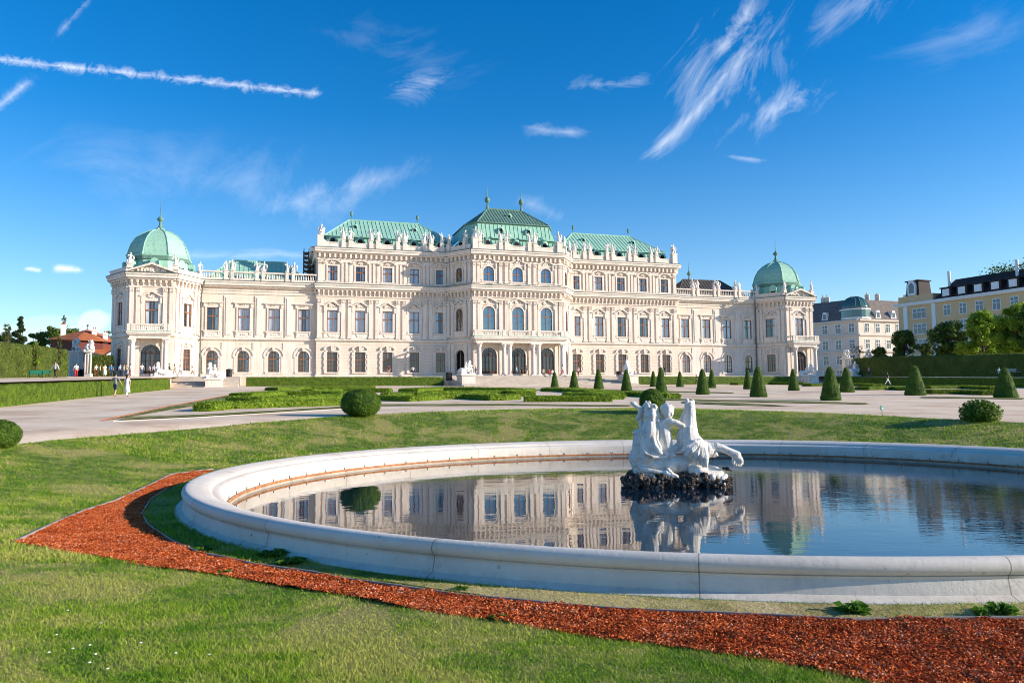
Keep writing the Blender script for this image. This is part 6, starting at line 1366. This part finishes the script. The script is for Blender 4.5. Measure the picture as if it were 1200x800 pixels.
person(1040.5, 450.5, 'woman in a black top and white trousers walking past the right-hand hedge', 'black', 'white', 'stride', ('down', 'down'), 1.72, 1.5, Q=ray(1040.5, 450.8)*(100/ray(1040.5, 450.8)[1]), grp=GV, fem=True, long_hair=True)
person(1018.5, 441, 'person in a pink top by the right-hand gate', 'pink', 'navy', 'stand', ('down', 'down'), 1.7, .4, Q=ray(1018.5, 441)*(128/ray(1018.5, 441)[1]), grp=GV)
person(1168, 440, 'visitor in white and blue sitting on the pale bench by the right hedge', 'white', 'sky', 'sit', ('bent', 'down'), 1.7, .2, Q=ray(1171, 440.5)*(104/ray(1171, 440.5)[1]), grp=GV)
# ================================================================== SKY, SUN, OUTPUT
EL = 17.0; saz = np.array([.989, -.145])
sun_d = bpy.data.lights.new('sun', 'SUN'); sun_d.energy = 5.0; sun_d.angle = math.radians(.5); sun_d.color = (1., .88, .74); sun = bpy.data.objects.new('sun', sun_d); COL.objects.link(sun)
sd = Vector((saz[0]*math.cos(math.radians(EL)), saz[1]*math.cos(math.radians(EL)), math.sin(math.radians(EL)))); sun.rotation_euler = sd.to_track_quat('Z', 'Y').to_euler(); sun.location = (40, -10, 30)
world = bpy.data.worlds.new('World'); scene.world = world; world.use_nodes = True; nt = world.node_tree
class W: pass
wm = W(); wm.node_tree = nt; bg = nt.nodes['Background']; sky = nt.nodes.new('ShaderNodeTexSky'); sky.sky_type = 'NISHITA'; sky.sun_disc = False; sky.sun_elevation = math.radians(EL); sky.sun_rotation = math.atan2(saz[0], saz[1]); sky.air_density = 1.0; sky.dust_density = .4; sky.ozone_density = 2.5; sky.altitude = 200
hs = nt.nodes.new('ShaderNodeHueSaturation'); hs.inputs['Saturation'].default_value = 1.5; hs.inputs['Hue'].default_value = .508; hs.inputs['Value'].default_value = 1.58; nt.links.new(sky.outputs[0], hs.inputs['Color'])
tcw = nt.nodes.new('ShaderNodeTexCoord'); sp = nt.nodes.new('ShaderNodeSeparateXYZ'); nt.links.new(tcw.outputs['Generated'], sp.inputs[0]); yy = math_(wm, 'MAXIMUM', sp.outputs[1], .02)
uu = math_(wm, 'DIVIDE', sp.outputs[0], yy); vv = math_(wm, 'DIVIDE', sp.outputs[2], yy); front = math_(wm, 'GREATER_THAN', sp.outputs[1], .05)
cmb = nt.nodes.new('ShaderNodeCombineXYZ'); nt.links.new(uu, cmb.inputs[0]); nt.links.new(vv, cmb.inputs[1]); UV = cmb.outputs[0]
def wn(scale, ang=0., st=(1, 1, 1), det=6, dist=0., rough=.65, off=(0, 0, 0)):
    mp = nt.nodes.new('ShaderNodeMapping'); mp.vector_type = 'TEXTURE'; mp.inputs['Rotation'].default_value = (0, 0, ang); mp.inputs['Scale'].default_value = st; mp.inputs['Location'].default_value = off; nt.links.new(UV, mp.inputs['Vector'])
    return noise_(wm, scale, det, vec=mp.outputs[0], rough=rough, dist=dist)
def uvp(x, y): d = ray(x, y); return d[0]/d[1], d[2]/d[1]
def streak(a, b, wd, amp, nz, thr=.45, gain=3., fade=.12, wig=0., soft=.25, sq=False):
    (u0, v0), (u1, v1) = uvp(*a), uvp(*b); L0 = math.hypot(u1-u0, v1-v0); dx, dy = (u1-u0)/L0, (v1-v0)/L0; wd = wd/FPX
    px_ = math_(wm, 'SUBTRACT', uu, u0); py_ = math_(wm, 'SUBTRACT', vv, v0)
    t = math_(wm, 'DIVIDE', math_(wm, 'ADD', math_(wm, 'MULTIPLY', px_, dx), math_(wm, 'MULTIPLY', py_, dy)), L0)
    e = math_(wm, 'SUBTRACT', math_(wm, 'MULTIPLY', py_, dx), math_(wm, 'MULTIPLY', px_, dy))
    if wig: e = math_(wm, 'ADD', e, math_(wm, 'MULTIPLY', math_(wm, 'SUBTRACT', wn(5, off=(a[0]*.01, 0, 0), det=3), .5), wig/FPX*2))
    m1 = math_(wm, 'SUBTRACT', 1., math_(wm, 'DIVIDE', math_(wm, 'ABSOLUTE', e), wd), clamp=True)
    f0 = math_(wm, 'DIVIDE', t, fade, clamp=True); f1 = math_(wm, 'DIVIDE', math_(wm, 'SUBTRACT', 1., t), fade, clamp=True)
    mask = math_(wm, 'MULTIPLY', m1, math_(wm, 'MULTIPLY', f0, f1))
    lim = math_(wm, 'ADD', math_(wm, 'MULTIPLY', math_(wm, 'SUBTRACT', 1., mask), soft), thr)
    n = math_(wm, 'MULTIPLY', math_(wm, 'SUBTRACT', nz, lim), gain, clamp=True)
    return math_(wm, 'MULTIPLY', math_(wm, 'MULTIPLY', n, n if sq else 1.), math_(wm, 'MULTIPLY', mask, amp))
n_fine = wn(34, det=10, dist=1.2, rough=.72); n_str = wn(10, ang=math.radians(50), st=(2.2, .8, 1), det=12, dist=2.4, rough=.70); n_str2 = wn(12, ang=math.radians(8), st=(2.0, .8, 1), det=12, dist=2.0, rough=.70); n_soft = wn(5, ang=.3, st=(1.5, .9, 1), det=12, dist=1.8, rough=.68)
pieces = [streak((-60, 64), (395, 112), 13, 1.15, n_fine, .33, 2.2, .06, 4, .34), streak((-60, 172), (46, 86), 11, .8, n_fine, .22, 1.8, .2, 3, .3), streak((60, 50), (112, -10), 8, .5, n_fine, .3, 2, .3),
 streak((734, 218), (890, 50), 22, 1.0, n_str, .32, 1.9, .25, 24, .3), streak((760, 200), (935, -40), 100, .95, n_str, .36, 1.9, .4, 50, .3), streak((820, 110), (915, -40), 30, 1.1, n_str, .31, 1.9, .35, 24, .3), streak((850, 175), (995, 75), 34, .9, n_str, .34, 1.9, .4, 26, .3), streak((890, 60), (1110, -30), 50, .6, n_str, .36, 1.9, .4, 36, .3),
 streak((630, 106), (810, 86), 22, .7, n_str2, .36, 1.9, .35, 18, .3), streak((585, 148), (715, 157), 15, .7, n_str2, .35, 1.9, .35, 12, .3), streak((430, 124), (550, 74), 40, .8, n_str2, .34, 1.9, .4, 26, .3), streak((835, 181), (912, 190), 8, .8, n_str2, .3, 1.9, .3, 4, .3),
 streak((250, 262), (540, 196), 52, .8, n_soft, .33, 1.9, .35, 34, .3), streak((590, 222), (690, 266), 32, .7, n_soft, .33, 1.9, .35, 20, .3), streak((-40, 190), (440, 215), 80, .30, n_soft, .34, 1.9, .3, 40, .3), streak((290, 30), (640, 95), 80, .22, n_soft, .36, 1.9, .4, 40, .3), streak((980, 70), (1280, 5), 70, .25, n_soft, .34, 1.9, .4, 40, .3),
 streak((100, 303), (480, 296), 14, .6, n_str2, .34, 1.9, .3, 8, .3), streak((58, 313), (102, 318), 7, 1.6, n_fine, .16, 1.9, .25, 3, .3), streak((26, 314), (52, 318), 5, 1.3, n_fine, .2, 1.9, .25, 3, .3)]
# cumulus near the left horizon
nc = wn(13, det=7, off=(.3, .1, 0), rough=.55)
def blob(x, y, rx, ry, amp):
    u0, v0 = uvp(x, y); a = math_(wm, 'DIVIDE', math_(wm, 'SUBTRACT', uu, u0), rx/FPX); b = math_(wm, 'DIVIDE', math_(wm, 'SUBTRACT', vv, v0), ry/FPX)
    r = math_(wm, 'SQRT', math_(wm, 'ADD', math_(wm, 'MULTIPLY', a, a), math_(wm, 'MULTIPLY', b, b))); r = math_(wm, 'SUBTRACT', r, math_(wm, 'MULTIPLY', math_(wm, 'SUBTRACT', nc, .5), 1.6))
    return math_(wm, 'MULTIPLY', math_(wm, 'MULTIPLY', math_(wm, 'SUBTRACT', 1., r), 3.0, clamp=True), amp)
pieces += [blob(112, 375, 24, 14, .55), blob(96, 390, 30, 10, .5), blob(20, 392, 60, 18, .3), blob(60, 376, 60, 8, .2), blob(985, 392, 60, 12, .2)]
cl = pieces[0]
for p_ in pieces[1:]: cl = math_(wm, 'MAXIMUM', cl, p_)
cl = math_(wm, 'MULTIPLY', math_(wm, 'MULTIPLY', cl, front), .8, clamp=True)
hz = math_(wm, 'MULTIPLY', math_(wm, 'POWER', math_(wm, 'SUBTRACT', 1., math_(wm, 'MAXIMUM', sp.outputs[2], 0.), clamp=True), 7.), .5); hzc = mix_(wm, hz, hs.outputs[0], (5.4, 7.5, 10.2))
mxc = mix_(wm, cl, hzc, (10.4, 10.7, 11.2)); nt.links.new(mxc, bg.inputs['Color']); bg.inputs['Strength'].default_value = .085
vs = scene.view_settings; vs.view_transform = 'Standard'; vs.look = 'None'; vs.exposure = .62; vs.gamma = 1.0; scene.display_settings.display_device = 'sRGB'
scene.cycles.max_bounces = 8; scene.cycles.transparent_max_bounces = 12; scene.cycles.use_denoising = True; scene.cycles.denoising_prefilter = 'ACCURATE'; scene.cycles.denoising_input_passes = 'RGB_ALBEDO_NORMAL'; scene.cycles.filter_width = 1.0; scene.cycles.use_adaptive_sampling = False; scene.cycles.sample_clamp_indirect = 4.0
